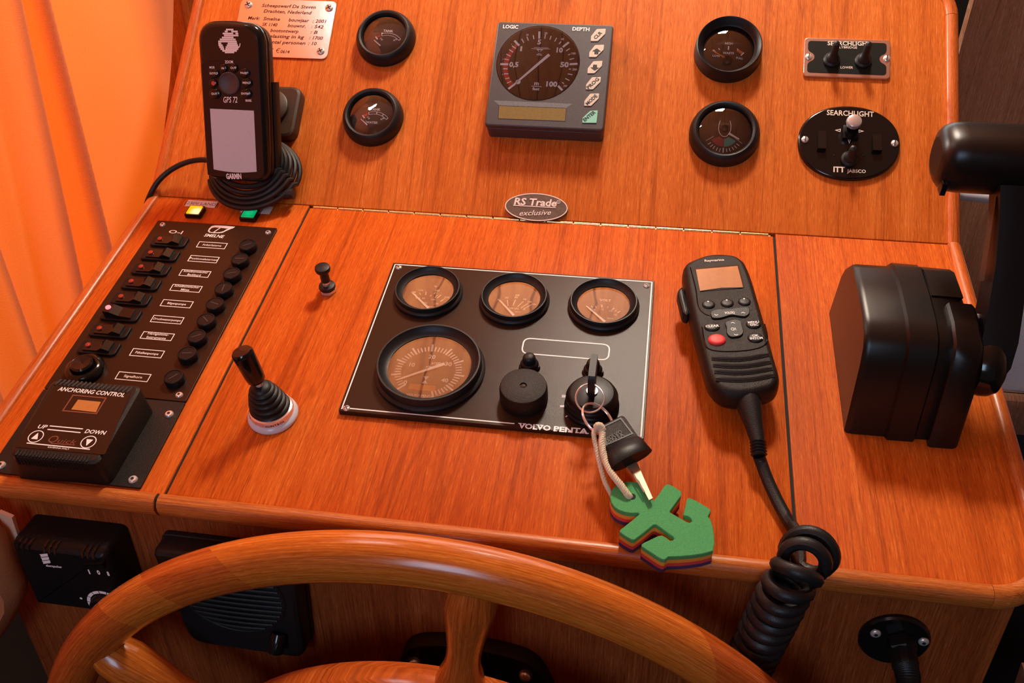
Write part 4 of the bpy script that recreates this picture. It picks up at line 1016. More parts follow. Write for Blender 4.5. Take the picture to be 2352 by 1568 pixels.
# key switch
KU, KV = at('D', 1360, 900, .0215)
b = MB(); b.lathe([(.0205, 0), (.0205, .003), (.0195, .004), (.0198, .0075), (.0190, .0085), (.0194, .0120), (.0182, .0132), (.0178, .0152), (.0168, .0166), (.0155, .0170), (.0001, .0170)], n=60, cap0=True)
ks = b.build('key_switch', 'black', t, loc=(KU - X0, KV - Y1, HP))
b = MB(); b.lathe([(.0042, .0172), (.0042, .0185), (.0001, .0185)], n=20); b.build('key_barrel', 'steel', ks)
w_ = MB(off)
for p, sz in (((1658, 1023), .0020), ((1646, 1094), .0016)):
    c_ = at('D', *z6(*p), hk); 
    for k in (-1, 0, 1): w_.line((c_[0] - .0018, c_[1] + k * sz * .45), (c_[0] + .0018, c_[1] + k * sz * .45 + .0003), .0005, hk)
w_.line(at('D', *z6(1668, 1168), hk), at('D', *z6(1686, 1158), hk), .0009, hk)
w_.build('switch_marks', 'white', t, flat=True)

# ================================================================== KEYS, RINGS, CORD, ANCHOR
b = MB(); kh = []
t = thing('ignition_key', 'flat black key standing in the key switch, a small ring through its head', 'key', 'D', (KU, KV, HP + .0186))
zt = .0270
hd = [(-.0060, .0005), (.0060, .0005), (.0075, .006), (.0120, .010), (.0135, .016), (.0130, zt - .002), (.0110, zt), (-.0105, zt), (-.0130, zt - .003), (-.0135, .014), (-.0115, .0085)]
b = MB(); b.loft([[(-.0024, y, z) for y, z in hd], [(.0024, y, z) for y, z in hd]]); b.build('key_head', 'rubber', t)
def ringpts(c, n1, r, m=48, tilt=0):
    n1 = Vector(n1).normalized(); a = n1.orthogonal().normalized(); bb = n1.cross(a)
    return [Vector(c) + a * r * cos(2 * pi * i / m) + bb * r * sin(2 * pi * i / m) for i in range(m)]
key_front = FD.w(KU, KV - .0115, HP + .0186 + .0115)
dk = (key_front - CAM).length - .004
c1 = CAM + ray(1355, 914) * dk
vd = ray(1355, 914)
b = MB(c1); b.tube(ringpts(c1, -vd + Vector((.05, .0, .1)), .0101), .0007, 8, closed=True)
o = b.build('key_ring', 'nickel', loc=c1); tag(o, 'small upright steel ring hanging from the ignition key', 'key ring')
# second ring: lies tilted, linked through the first
p_a = CAM + ray(1347, 938) * (dk - .001); p_b = CAM + ray(1397, 990) * (dk - .0)
c2 = (p_a + p_b) / 2; axd = (p_b - p_a).normalized()
n2 = axd.cross(Vector((0, 0, 1))).normalized(); n2 = (n2.cross(axd) * .55 - vd * .35 + n2 * -.35).normalized(); n2 = (n2 - axd * n2.dot(axd)).normalized()
pts = []
for turn in range(2):
    for i in range(40):
        a_ = 2 * pi * i / 40; e2 = n2.cross(axd)
        pts.append(c2 + axd * .0135 * cos(a_) + e2 * .0132 * sin(a_) + n2 * (.0008 * (turn + i / 40)))
b = MB(c2); b.tube(pts, .00065, 7); o = b.build('key_ring', 'nickel', loc=c2); tag(o, 'larger tilted split ring carrying the loose key and the cord', 'key ring')
# loose key with black head
za = Z(1280, 840, 3.2)
def pa(x, y, h): return at3('D', *za(x, y), h)
def outline3(pts, h): return [at('D', *za(*p), h) for p in pts]
hdp = outline3(((318, 432), (475, 360), (498, 372), (602, 525), (352, 610)), .030)
koff = (sum(p[0] for p in hdp) / 5, sum(p[1] for p in hdp) / 5, .010)
t = thing('loose_key', 'silver key with chunky black plastic head lying over the panel edge beside the cord', 'key', 'D', koff)
def slant(pts3, k0=(0, 0)): return pts3
b = MB(koff)
hd_lo = outline3(((318, 432), (475, 360), (498, 372), (602, 525), (352, 610)), .022)
b.loft([[(x, y, .0215) for x, y in rpoly(outline3(((322, 440), (478, 366), (498, 380), (602, 532), (352, 618)), .0215), .0015, 3)], [(x, y, .0280) for x, y in rpoly(hdp, .0015, 3)]])
b.build('key_head', 'matte', t)
b = MB(koff); b.frame_poly(outline3(((335, 445), (468, 380), (560, 500), (352, 590)), .0284), .0012, .0284); b.build('head_frame', 'black', t, flat=True)
m = MB(koff); m.text('VOLVO', at('D', *za(365, 555), .0285), at('D', *za(482, 492), .0285), .0030, .0285, .02); m.text('PENTA', at('D', *za(372, 578), .0285), at('D', *za(498, 512), .0285), .0030, .0285, .02); m.build('embossed_lettering', 'grey', t, flat=True)
sk = [((350, 606), (600, 522)), ((354, 640), (632, 545)), ((372, 700), (668, 590)), ((395, 765), (697, 622)), ((420, 775), (680, 645))]
b = MB(koff); R = []
for k, (p, q_) in enumerate(sk):
    hh = (.0285, .030, .031, .0295, .0265)[k]; a_ = Vector(pa(*p, hh)); c_ = Vector(pa(*q_, hh)); m_ = (a_ + c_) / 2; d_ = (c_ - a_) / 2; th = (.0030, .0042, .0052, .0055, .0030)[k]
    R.append([m_ + d_ * cos(x) + Vector((0, 0, th * sin(x))) for x in [2 * pi * i / 24 for i in range(24)]])
b.loft(R); b.build('head_skirt', 'black', t)
b = MB(koff); bl = [Vector(pa(*p, .0225)) for p in ((498, 745), (578, 708), (640, 850), (700, 985), (672, 1000), (600, 860))]
b.loft([[(p.x, p.y, p.z) for p in bl], [(p.x, p.y, p.z + .0020) for p in bl]]); b.build('key_blade', 'blade', t)
b = MB(koff); g1, g2 = pa(545, 775, .0247), pa(640, 930, .0247); b.line(g1, g2, .0012, .0248); b.build('blade_groove', 'brownp', t, flat=True)
# foam anchor
HT = .0200; an = [(500, 851), (470, 856), (440, 872), (412, 898), (394, 930), (388, 965), (398, 1005), (420, 1038), (455, 1062), (500, 1078), (550, 1084), (596, 1082), (603, 1090), (560, 1128), (510, 1168), (462, 1205), (458, 1222), (500, 1252), (545, 1278), (566, 1280), (620, 1240), (665, 1204), (706, 1170), (726, 1168),
      (770, 1198), (815, 1232), (852, 1256), (860, 1272), (848, 1284), (828, 1284), (800, 1262), (770, 1246), (742, 1250), (690, 1275), (640, 1298), (620, 1312), (622, 1328), (680, 1368), (740, 1408), (772, 1424), (792, 1424), (816, 1404), (900, 1402), (990, 1394), (1070, 1382), (1146, 1360),
      (1156, 1300), (1152, 1240), (1142, 1180), (1126, 1130), (1110, 1110), (1112, 1098), (1128, 1070), (1122, 1052), (1070, 1020), (1020, 990), (968, 970), (952, 982), (942, 1030), (926, 1092), (930, 1102), (958, 1106), (984, 1122), (990, 1142), (974, 1154), (950, 1146), (890, 1112), (828, 1076), (830, 1064), (870, 1010), (910, 955), (912, 925), (870, 896), (826, 872), (804, 870), (785, 886), (750, 940), (712, 990), (703, 990), (692, 945), (668, 905), (630, 872), (580, 854), (540, 850)]
ao = outline3(an, HT); acx = sum(p[0] for p in ao) / len(ao); acy = sum(p[1] for p in ao) / len(ao)
ta = thing('foam_anchor', 'anchor-shaped foam float in green over yellow, red and blue layers, over the front edge', 'keyring float', 'D', (acx, acy, .0045))
hole = Vector(at('D', *za(550, 962), HT))
th = (HT - .0045) / 4
for k, (nm, mt) in enumerate((('blue_layer', 'foamB'), ('red_layer', 'foamR'), ('yellow_layer', 'foamY'), ('green_layer', 'foamG'))):
    b = MB((acx, acy, .0045)); b.prism(ao, .0045 + k * th, .0045 + (k + 1) * th + (.0 if k < 3 else 0), .0 if k < 3 else .0004, 1); b.build(nm, mt, ta)
b = MB((acx, acy, .0045)); b.ring2(hole, .00005, .0024, HT + .0002, n=20); b.build('cord_hole', 'dark', ta, flat=True)
# cord: two twisted strands from the ring to the anchor
def strand(b, pts, r, turns):
    c = smoothpts([FD.w(*p) for p in pts], 26); n = len(c)
    for ph in (0, 2 * pi / 3, 4 * pi / 3):
        q_ = []
        for i in range(n):
            T = (c[min(i + 1, n - 1)] - c[max(i - 1, 0)]).normalized(); N_ = T.cross(Vector((.3, .2, 1))).normalized(); B_ = T.cross(N_)
            a_ = ph + turns * 2 * pi * i / n; q_.append(c[i] + (N_ * cos(a_) + B_ * sin(a_)) * r * .52)
        b.tube(q_, r * .62, 6)
b = MB(FD.w(*pa(300, 480, .03)))
strand(b, [pa(318, 470, .034), pa(285, 462, .036), pa(268, 500, .035), pa(285, 600, .030), pa(312, 720, .025), pa(345, 840, .021), pa(375, 905, .0175), pa(390, 930, .013), pa(400, 950, .008)], .0016, 17)
strand(b, [pa(285, 452, .037), pa(318, 440, .0385), pa(330, 490, .036), pa(330, 590, .033), pa(352, 690, .030), pa(400, 790, .028), pa(470, 880, .025), pa(520, 950, .0215), pa(545, 972, .0165)], .0022, 17)
strand(b, [pa(285, 448, .038), pa(300, 435, .040), pa(322, 445, .039), pa(335, 470, .037)], .0020, 4)
o = b.build('braided_cord', 'rope', loc=FD.w(*pa(300, 480, .03))); tag(o, 'cream twisted cord tying the split ring to the foam anchor', 'cord')

# ================================================================== HANDHELD RECEIVER
zg = Z(400, 0, 3.015)
fo = [at('G', *zg(*p), 0) for p in ((192, 176), (588, 170), (632, 1238), (222, 1248))]
gx0 = (fo[0][0] + fo[3][0]) / 2; gx1 = (fo[1][0] + fo[2][0]) / 2; gy0 = (fo[2][1] + fo[3][1]) / 2 + .001; gy1 = (fo[0][1] + fo[1][1]) / 2 - .0015
GC = (gx0 + gx1) / 2; GW = (gx1 - gx0) / 2
off = (GC, gy0, 0)
t = thing('handheld_receiver', 'black handheld satellite receiver with grey screen, round pad and globe emblem', 'handheld receiver', 'G', off)
def gout(e, n=6):
    return rpoly([(gx0 - e, gy0 - e * .8), (gx1 + e, gy0 - e * .8), (gx1 + e, gy1 + e), (GC, gy1 + e + .0025), (gx0 - e, gy1 + e)], [.008 + e, .008 + e, .016 + e, .02, .016 + e], n)
b = MB(off); R = []
for e, h in ((-.0075, -.0335), (-.001, -.0300), (.0018, -.024), (.0026, -.0175)): R.append([(x, y, h) for x, y in gout(e)])
b.loft(R); b.build('back_shell', 'matte', t)
b = MB(off); R = []
for e, h in ((.0022, -.0178), (.0030, -.0150), (.0030, -.0120), (.0022, -.0110), (.0024, -.0095), (.0034, -.0080), (.0032, -.0045), (.0016, -.0012), (-.0004, 0.0), (-.0016, .0004)): R.append([(x, y, h) for x, y in gout(e)])
b.loft(R); b.build('front_shell', 'gloss', t)
hk = .0007
sc = [at('G', *zg(*p), hk) for p in ((250, 752), (552, 752), (570, 1172), (272, 1172))]
sx0 = (sc[0][0] + sc[3][0]) / 2; sx1 = (sc[1][0] + sc[2][0]) / 2; sy0 = sc[3][1]; sy1 = sc[0][1]
b = MB(off); b.add([(x, y, hk) for x, y in ([(sx0, sy1), (sx0, sy0)] + [(sx0 + (sx1 - sx0) * i / 8, sy0 - .0018 * sin(pi * i / 8)) for i in range(1, 8)] + [(sx1, sy0), (sx1, sy1)])], [tuple(range(11))]); b.build('screen', 'lcdgrey', t, flat=True)
# keypad field
kf = [at('G', *zg(*p), .0006) for p in ((188, 440), (250, 418), (390, 405), (520, 418), (585, 440), (622, 1210), (232, 1215))]
b = MB(off); b.poly(rpoly(kf, .002, 3), .0005); b.build('face_film', 'panel', t, flat=True)
def GB(name, px, py, rx, ry, h, mat, txt=None, led=None, th=.5):
    u, v = at('G', *zg(px, py), .001)
    b = MB(); b.lathe([(1, 0), (.96, .5), (.8, .85), (.5, .98), (.0001, 1)], n=24)
    b.v = [Vector((p.x * rx, p.y * ry, .0006 + p.z * h)) for p in b.v]
    o = b.build(name, mat, t, loc=(u - GC, v - gy0, 0))
    if txt:
        m = MB(); m.textc(txt, (0, 0), .0018, h + .0008, .02); m.build('key_legend', 'white', o, flat=True)
    return o
GB('button', 277, 508, .0056, .0042, .0016, 'gloss', 'GOTO'); GB('button', 342, 472, .0042, .0040, .0016, 'gloss', 'IN'); GB('button', 414, 470, .0042, .0040, .0016, 'gloss', 'OUT')
GB('button', 486, 505, .0058, .0042, .0016, 'gloss', 'PAGE'); GB('button', 504, 573, .0056, .0044, .0016, 'gloss', 'MENU'); GB('button', 497, 648, .0062, .0046, .0016, 'gloss', 'ENTER')
GB('button', 283, 648, .0060, .0046, .0016, 'gloss', 'QUIT'); GB('power_button', 270, 577, .0046, .0040, .0016, 'gloss')
u, v = at('G', *zg(270, 577), .0025); m = MB(); m.ring2((0, 0), .00005, .0019, 0); m.build('power_mark', 'red', t, loc=(u - GC, v - gy0, .0024), flat=True)
u, v = at('G', *zg(384, 577), .001); b = MB(); b.lathe([(.0105, .0004), (.0100, .0022), (.0090, .0028), (.0085, .0024), (.0001, .0022)], n=36); b.build('rocker_pad', 'grey', t, loc=(u - GC, v - gy0, 0))
w_ = MB(off); hk = .0009
def TG(s_, p, q, hh, bold=.02, sh=0): w_.text(s_, at('G', *zg(*p), hk), at('G', *zg(*q), hk), hh, hk, bold, sh)
TG('ZOOM', (352, 438), (408, 438), .0024); TG('MOB', (245, 474), (280, 474), .0019); TG('MARK', (495, 704), (538, 704), .0021)
TG('GPS 72', (342, 710), (440, 710), .0052, .01, .25); TG('GARMIN', (362, 1238), (467, 1238), .0048, .04)
zq = Z(400, 0, 6.03); gl_ = MB(off)
for y, xs in ((410, (718, 820)), (436, (700, 742, 792, 880)), (464, (672, 818, 850, 888)), (491, (690, 890)), (519, (662, 822)), (546, (632, 852)), (574, (610, 866)),
              (601, (611, 652, 742, 872)), (627, (614, 672, 730, 884)), (653, (625, 686, 714, 902)), (679, (642, 692, 708, 888)), (704, (668, 868)), (725, (702, 832))):
    for i in range(0, len(xs), 2): gl_.line(at('G', *zq(xs[i], y), hk), at('G', *zq(xs[i + 1], y), hk), .00145, hk)
gl_.line(at('G', *zq(905, 650), hk), at('G', *zq(914, 600), hk), .0008, hk)
ge = gl_.build('globe_emblem', 'white', t, flat=True); ge['kind'] = 'stuff'
w_.build('lettering', 'white', t, flat=True)
# mount: plate on the dash, boss, arm and cradle
zm = Z(600, 190, 5.41)
q = [at('U', *zm(*p), .010) for p in ((500, 60), (395, 700), (430, 50))]
mx1 = .5 * (q[0][0] + q[1][0]) + .001; my1 = q[2][1]; my0 = q[1][1] + .001; mx0 = mx1 - .068
off2 = ((mx0 + mx1) / 2, (my0 + my1) / 2, 0)
t2 = thing('receiver_bracket', 'brown-black square mounting bracket with round boss behind the handheld receiver', 'bracket', 'U', off2)
b = MB(off2); b.box(mx0, mx1, my0, my1, 0, .0115, .0035, .010); b.build('base_plate', 'bracket', t2)
bc = at('U', *zm(120, 320), .0115)
b = MB(off2); b.lathe([(.0185, .0112), (.0185, .0155), (.0172, .0165), (.0001, .0165)], *bc, n=40, cap0=True); b.build('boss', 'bracket', t2)
# cradle around the lower half (in the receiver's tilted frame), expressed in bracket space
inv = (FU.mat(*off2)).inverted() @ FG.mat(0, 0, 0)
def toB(p): return inv @ Vector(p)
b = MB(); R = []
for e, h in ((.0045, -.0300), (.0052, -.0265), (.0052, -.0190), (.0040, -.0172)):
    o_ = gout(e); R.append([toB((x, min(y, gy0 + .088), h)) for x, y in o_])
b.loft(R); b.build('cradle', 'matte', t2)
pa_, pb_ = toB((GC, gy0 + .055, -.034)), Vector((bc[0] - off2[0], bc[1] - off2[1], .016))
b = MB(); b.tube([toB((GC, gy0 + .05, -.029)), pa_, (pa_ + pb_) / 2, pb_], .009, 14); b.build('swivel_arm', 'matte', t2)
# coiled cable bundle under the receiver and its lead
cc0 = at('U', 580, 392, .014)
t3 = thing('coiled_cable', 'black cable wound in a hanging bundle of loops below the handheld receiver', 'cable', 'U', (cc0[0], cc0[1], 0))
for k in range(5):
    rr = .0285 + .0028 * k; oy = -.0020 * k + .006; ox = .0006 * k
    pts = [(ox + rr * 1.12 * cos(a), oy + rr * sin(a) * (1.0 if sin(a) < 0 else .92), .010 + .0022 * (5 - k) + .002 * sin(a * 2 + k) + (.006 if sin(a) < -.3 else 0)) for a in [2 * pi * i / 60 for i in range(60)]]
    b = MB(); b.tube(pts, .0025, 8, closed=True); b.build('cable_loop', 'rubber', t3)
u, v = at('U', 657, 442, .02); b = MB(); b.tube([(u - cc0[0] - .013, v - cc0[1] - .001, .016), (u - cc0[0] + .006, v - cc0[1] + .001, .016)], .0052, 14); b.build('cable_tie', 'rubber', t3)
ld = [FG.w(GC, gy0 + .02, -.03), FU.w(*at3('U', 500, 368, .020)), FU.w(*at3('U', 460, 367, .017)), FU.w(*at3('U', 425, 374, .014)), FU.w(*at3('U', 390, 392, .012)), FU.w(*at3('U', 362, 418, .010)), FU.w(*at3('U', 344, 450, .005)), FU.w(*at3('U', 334, 480, -.012)), FU.w(*at3('U', 328, 530, -.05))]
b = MB(); b.tube(smoothpts(ld, 8), .0027, 10); tag(b.build('power_cable', 'rubber'), 'black lead arching from the handheld receiver over the left edge of the dash', 'cable')

# ================================================================== RADIO HANDSET
z8 = Z(1520, 560, 3.135); HH = .0345
ho = [(150, 215), (160, 175), (195, 148), (300, 108), (400, 96), (520, 108), (585, 145), (615, 190), (650, 275), (700, 440), (760, 650), (800, 800), (838, 930), (848, 990), (838, 1035), (800, 1075), (700, 1105), (610, 1120), (520, 1122), (430, 1100), (365, 1050), (325, 980), (282, 830), (232, 640), (192, 470), (165, 330)]
op = [at('D', *z8(*p), HH - .006) for p in ho]
hx = sum(p[0] for p in op) / len(op); hy = sum(p[1] for p in op) / len(op); off = (hx, hy, 0)
op = [tuple(q_.to_2d()) for q_ in smoothpts([(x, y, 0) for x, y in op], 3, closed=True)]
t = thing('radio_handset', 'black marine radio handset with amber screen, red button and speaker slots', 'radio handset', 'D', off)
b = MB(off); R = []; oc = ccw(op)
for e, h in ((.006, .0135), (.0025, .0150), (.0002, .0190), (0, .0235), (.0004, .0285), (.0016, .0318), (.0034, .0338), (.0056, HH)): R.append([(x, y, h) for x, y in inset(oc, e)])
b.loft(R); b.build('body', 'matte', t)
b = MB(off); b.prism(oval(.016, .016, 20, 2), 0, .014); b.v = [Vector((p.x + hx, p.y + hy + .02, p.z)) for p in b.v]; b.build('hang_up_clip', 'black', t)
def PH(pts, h=HH): return [at('D', *z8(*p), h) for p in pts]
b = MB(off); b.prism(rpoly(PH(((108, 350), (150, 315), (200, 500), (188, 532), (150, 515)), .024), .003, 3), .0165, .0265, .002); b.build('talk_button', 'rubber', t)
b = MB(off); b.prism(rpoly(PH(((236, 178), (552, 152), (596, 320), (272, 345)), HH), .002, 3), HH - .0004, HH + .0004); sf = b.build('screen_surround', 'gloss', t)
sq = PH(((246, 188), (545, 162), (585, 315), (430, 318), (275, 340)), HH + .0006)
b = MB(off); b.poly(sq, HH + .0006); b.build('screen', 'lcdamb', t, flat=True)
sp_ = MB(off); sp_.poly(sq, HH + .0011); sp_.build('screen_glass', 'glassR', t, flat=True)
def key(name, cpx, cpy, rx, ry, mat, txt=None, hh=.0016, dot=False, ang=-.12):
    u, v = at('D', *z8(cpx, cpy), HH); b = MB(); b.lathe([(1, 0), (.97, .5), (.85, .85), (.6, 1), (.0001, 1.05)], n=26)
    b.v = [Vector((p.x * rx, p.y * ry, p.z * hh)) for p in b.v]; o = b.build(name, mat, t, loc=(u - hx, v - hy, HH - .0002)); o.rotation_euler.z = .20
    m = MB()
    if txt:
        for i, s_ in enumerate(txt): m.textc(s_, (0, .0012 * (len(txt) - 1) - i * .0028), .0024 if len(txt) == 1 else .0022, hh * 1.07 + .0001, .02)
    if dot: m.ring2((0, .0022), .00005, .0007, hh * 1.07, n=10)
    if m.v: m.build('key_legend', 'white', o, flat=True)
    return o
key('soft_key', 336, 440, .0052, .0047, 'rubber', dot=True); key('soft_key', 470, 430, .0052, .0047, 'rubber', dot=True); key('soft_key', 595, 420, .0050, .0046, 'rubber', dot=True)
key('clear_key', 362, 603, .0060, .0044, 'rubber', ['CLEAR']); key('menu_key', 660, 583, .0058, .0046, 'rubber', ['MENU', 'DSC']); key('intercom_key', 674, 680, .0060, .0050, 'rubber', ['OK', 'INTCM'])
key('red_button', 396, 695, .0068, .0058, 'redbtn', hh=.0022)
b = MB(off); b.prism(rpoly(PH(((345, 500), (390, 480), (480, 478), (600, 462), (630, 470), (632, 510), (600, 535), (500, 520), (420, 545), (360, 545))), .002, 3), HH - .0002, HH + .0014, .0004); vk = b.build('volume_key', 'rubber', t)
b = MB(off); b.prism(rpoly(PH(((448, 572), (520, 550), (572, 560), (575, 600), (592, 650), (560, 676), (490, 682), (462, 650), (468, 615))), .003, 3), HH - .0002, HH + .0014, .0004); ck = b.build('channel_key', 'rubber', t)
m = MB(off); hk = HH + .0016
m.text('VOL/SQ', at('D', *z8(455, 506), hk), at('D', *z8(526, 502), hk), .0024, hk, .02)
for p in ((392, 512, -1), (586, 497, 1)):
    c_ = at('D', *z8(p[0], p[1]), hk); m.line((c_[0] - .0014, c_[1] - .0004 * p[2]), (c_[0], c_[1] + .0006 * p[2]), .0006, hk); m.line((c_[0] + .0014, c_[1] - .0004 * p[2]), (c_[0], c_[1] + .0006 * p[2]), .0006, hk)
m.build('key_legend', 'white', vk, flat=True)
m = MB(off); m.text('CH', at('D', *z8(502, 626), hk), at('D', *z8(536, 622), hk), .0030, hk, .02)
for p in ((512, 570, 1), (535, 655, -1)):
    c_ = at('D', *z8(p[0], p[1]), hk); m.line((c_[0] - .0014, c_[1] - .0004 * p[2]), (c_[0], c_[1] + .0006 * p[2]), .0006, hk); m.line((c_[0] + .0014, c_[1] - .0004 * p[2]), (c_[0], c_[1] + .0006 * p[2]), .0006, hk)
m.build('key_legend', 'white', ck, flat=True)
m = MB(off); m.text('Raymarine', at('D', *z8(310, 130), HH + .0003), at('D', *z8(450, 122), HH + .0003), .0026, HH + .0003, .02); m.build('lettering', 'dim', t, flat=True)
for (x0_, y0_, x1_, y1_) in ((358, 820, 772, 792), (368, 868, 785, 845), (378, 914, 798, 892), (390, 968, 812, 940)):
    pts = []
    for i in range(13):
        s_ = i / 12; x = x0_ + (x1_ - x0_) * s_; y = y0_ + (y1_ - y0_) * s_ + 22 * sin(pi * s_)
        pts.append(at3('D', *z8(x, y), HH + .0001))
    b = MB(off); b.tube(pts, lambda i: .0016 * min(1, (min(i, 12 - i) + .3) / 2), 6); b.build('speaker_slot', 'blackp', t)
    b = MB(off); b.tube([(p[0], p[1] - .0020, p[2] - .0003) for p in pts], .0010, 6); b.build('slot_rib', 'matte', t)
# seam line of the face
pts = [at3('D', *z8(*p), HH + .0000) for p in ((205, 170), (245, 330), (262, 450), (300, 500), (345, 520))]
b = MB(off); b.tube(smoothpts(pts, 4), .0005, 5)
pts = [at3('D', *z8(*p), HH) for p in ((290, 600), (320, 740), (420, 775), (600, 770), (720, 742), (760, 690), (740, 580))]
b.tube(smoothpts(pts, 5), .0006, 5); b.build('face_seam', 'gloss', t)
# strain relief
b = MB(off); A0 = Vector(at3('D', *z8(615, 1105), .0235)); A1 = Vector(at3('D', *z8(692, 1430), .0180))
A2 = Vector(at3('D', *z8(700, 1530), .0150)); b.tube([A0, A0.lerp(A1, .25), A0.lerp(A1, .6), A1], lambda i: (.0095, .0088, .0066, .0050)[i], 18)
for k in range(5):
    c_ = A1.lerp(A2, k / 4.5); d_ = (A2 - A1).normalized(); b.tube([c_ - d_ * .0009, c_, c_ + d_ * .0009], lambda i: (.0046, .0058, .0046)[i], 16)
b.tube([A1, A2], .0044, 14); b.build('strain_relief', 'rubber', t)
# coiled cord: straight run over the desk, then a helix hanging past the edge
run = [FD.w(*A2)] + [FD.w(*at3('D', x, y, h)) for x, y, h in ((1748, 1062, .012), (1762, 1100, .0085), (1784, 1148, .0062), (1808, 1192, .0055), (1832, 1232, .0062))]
ax_ = [FD.w(*at3('D', 1864, 1262, .0210)), onY(1840, 1298, -.357), onY(1812, 1340, -.3640), onY(1786, 1390, -.3645), onY(1756, 1450, -.3645), onY(1722, 1518, -.3645), onY(1690, 1580, -.3645), onY(1665, 1640, -.3645)]
ax_ = smoothpts(ax_, 30); hel = []; N0 = None; ph = -2.2; HR = .0122
acc = 0
for i in range(len(ax_) - 1):
    T = (ax_[i + 1] - ax_[i]); L0 = T.length; T.normalize(); Nn = (Vector((1, 0, 0)) - T * T.x).normalized(); Bn = T.cross(Nn)
    pitch = .0112 if acc < .02 else (.0098 if acc < .05 else .0088)
    st_ = max(1, int(L0 / .00035))
    for k in range(st_):
        pos = ax_[i].lerp(ax_[i + 1], k / st_); ph += 2 * pi * (L0 / st_) / pitch; acc += L0 / st_
        rr = HR * (1.18 if acc < .010 else 1.0)
        hel.append(pos + (Nn * cos(ph) + Bn * sin(ph)) * rr)
path = smoothpts(run + [hel[0]], 5)[:-1] + hel[::1]
b = MB(run[0]); b.tube(path, .0043, 9); o = b.build('coiled_cord', 'rubber', t); o.data.transform(Matrix.Translation(run[0])); o.data.transform(FR['D'].mat(off[0], off[1], .0003).inverted())

# ================================================================== THROTTLE CONTROL
off = (0.515, -0.165, 0)
t = thing('throttle_control', 'big black throttle control housing with side lever on the right of the desk', 'throttle', 'D', off)
pf = [(-.098, 0), (-.103, .044), (-.108, .056), (-.120, .070), (-.130, .0755), (-.160, .0785), (-.186, .0790), (-.200, .0765), (-.208, .070), (-.213, .058), (-.220, .028), (-.2265, 0)]
pc = (-.163, .030)
def psc(k, dz=0, dv=0): return [(pc[0] + (v_ - pc[0]) * k + dv, max(0, pc[1] + (h_ - pc[1]) * k + dz) if h_ > 0 else 0) for v_, h_ in pf]
b = MB(off); b.loft([[(x, v_, h_) for v_, h_ in psc(k)] for x, k in ((.477, .965), (.4785, .99), (.4815, 1.0), (.505, 1.0), (.540, .99), (.5455, .97), (.548, .94))]); b.build('housing', 'thr', t)
b = MB(off); b.loft([[(x, v_, h_) for v_, h_ in psc(k)] for x, k in ((.5045, 1.0), (.5060, 1.045), (.5240, 1.04), (.5258, 1.0))]); b.build('raised_band', 'thr', t)
fcv = [(-.165, .068), (-.170, .0830), (-.190, .0835), (-.206, .0795), (-.2135, .0715), (-.2190, .057), (-.2260, .028), (-.2325, 0), (-.17, 0)]
b = MB(off); b.loft([[(x, -.19 + (v_ + .19) * k, h_ * k if h_ > 0 else 0) for v_, h_ in fcv] for x, k in ((.5335, .975), (.5350, 1.0), (.5500, .995), (.5530, .96), (.5540, .93))]); b.build('front_cover', 'thr', t)
hub = Vector((.5620, -.200, .054))
b = MB(off); b.lathe([(.0001, -.010), (.020, -.009), (.0215, -.004), (.0215, .001), (.0195, .006), (.013, .0098), (.0001, .0112)], cx=hub.x, cy=hub.y, cz=hub.z, axis=(1, 0, 0), n=40); b.build('lever_hub', 'gloss', t)
PL = onX(2325, 455, .568); pl_loc = FD.loc(PL)
b = MB(off)
dirL = (Vector((.566, pl_loc.y, pl_loc.z)) - hub); 
def lev(s_, wd, th):
    c_ = hub + dirL * s_ + Vector((.004 * sin(pi * s_), -.006 * sin(pi * s_) * 0, 0)); T = dirL.normalized(); n_ = Vector((0, T.z, -T.y))
    return [c_ + n_ * a_ + Vector((b2_, 0, 0)) for a_, b2_ in ((-wd, -th), (wd, -th), (wd + .001, 0), (wd, th), (-wd, th), (-wd - .001, 0))]
b.loft([lev(s_, wd, th) for s_, wd, th in ((-.08, .012, .008), (.0, .0160, .0105), (.15, .0150, .0115), (.35, .0120, .0110), (.6, .0105, .0100), (.85, .0100, .0095), (1.06, .0100, .0095))]); b.build('lever', 'black', t)
b = MB(off)
def levi(s_, x_, wd): 
    c_ = hub + dirL * s_; T = dirL.normalized(); n_ = Vector((0, T.z, -T.y)); return [c_ + Vector((x_, 0, 0)) + n_ * (-wd), c_ + Vector((x_, 0, 0)) + n_ * wd]
iv = levi(.50, -.0102, .0048) + list(reversed(levi(1.0, -.0100, .0048)))
b.add([tuple(p) for p in iv], [(0, 1, 2, 3)]); b.build('lever_inlay', 'bracket', t)
hc = onX(2325, 368, .568); hl = FD.loc(hc)
lend = FD.loc(onY(2147, 366, hc.y)); 
HRr = .0228
b = MB(off); xL = lend.x; xR = hl.x + .05
grip = []
for x_, k, dz in ((xL, .55, -.0), (xL + .0012, .74, 0), (xL + .004, .88, 0), (xL + .009, .97, 0), (xL + .016, 1, 0), (xR - .01, 1, 0), (xR - .003, .9, 0), (xR, .6, 0)):
    ring = []
    for i in range(36):
        a_ = 2 * pi * i / 36; c_, s_ = cos(a_), sin(a_); ex = 2.6
        ring.append((x_, hl.y + HRr * k * abs(c_) ** (2 / ex) * (1 if c_ > 0 else -1), hl.z + HRr * k * .98 * abs(s_) ** (2 / ex) * (1 if s_ > 0 else -1)))
    grip.append(ring)
b.loft(grip); b.build('grip', 'thr', t)
b = MB(off); b.box(xL + .003, xL + .0065, hl.y - .0235, hl.y - .016, hl.z - .016, hl.z - .006, .001); b.build('release_button', 'gloss', t)
b = MB(); b.lathe([(.0022, 0), (.0020, .0018), (.0001, .0024)], n=14); b.build('screw', 'chrome', t, loc=(.5545 - off[0], -.176 - off[1], .076))
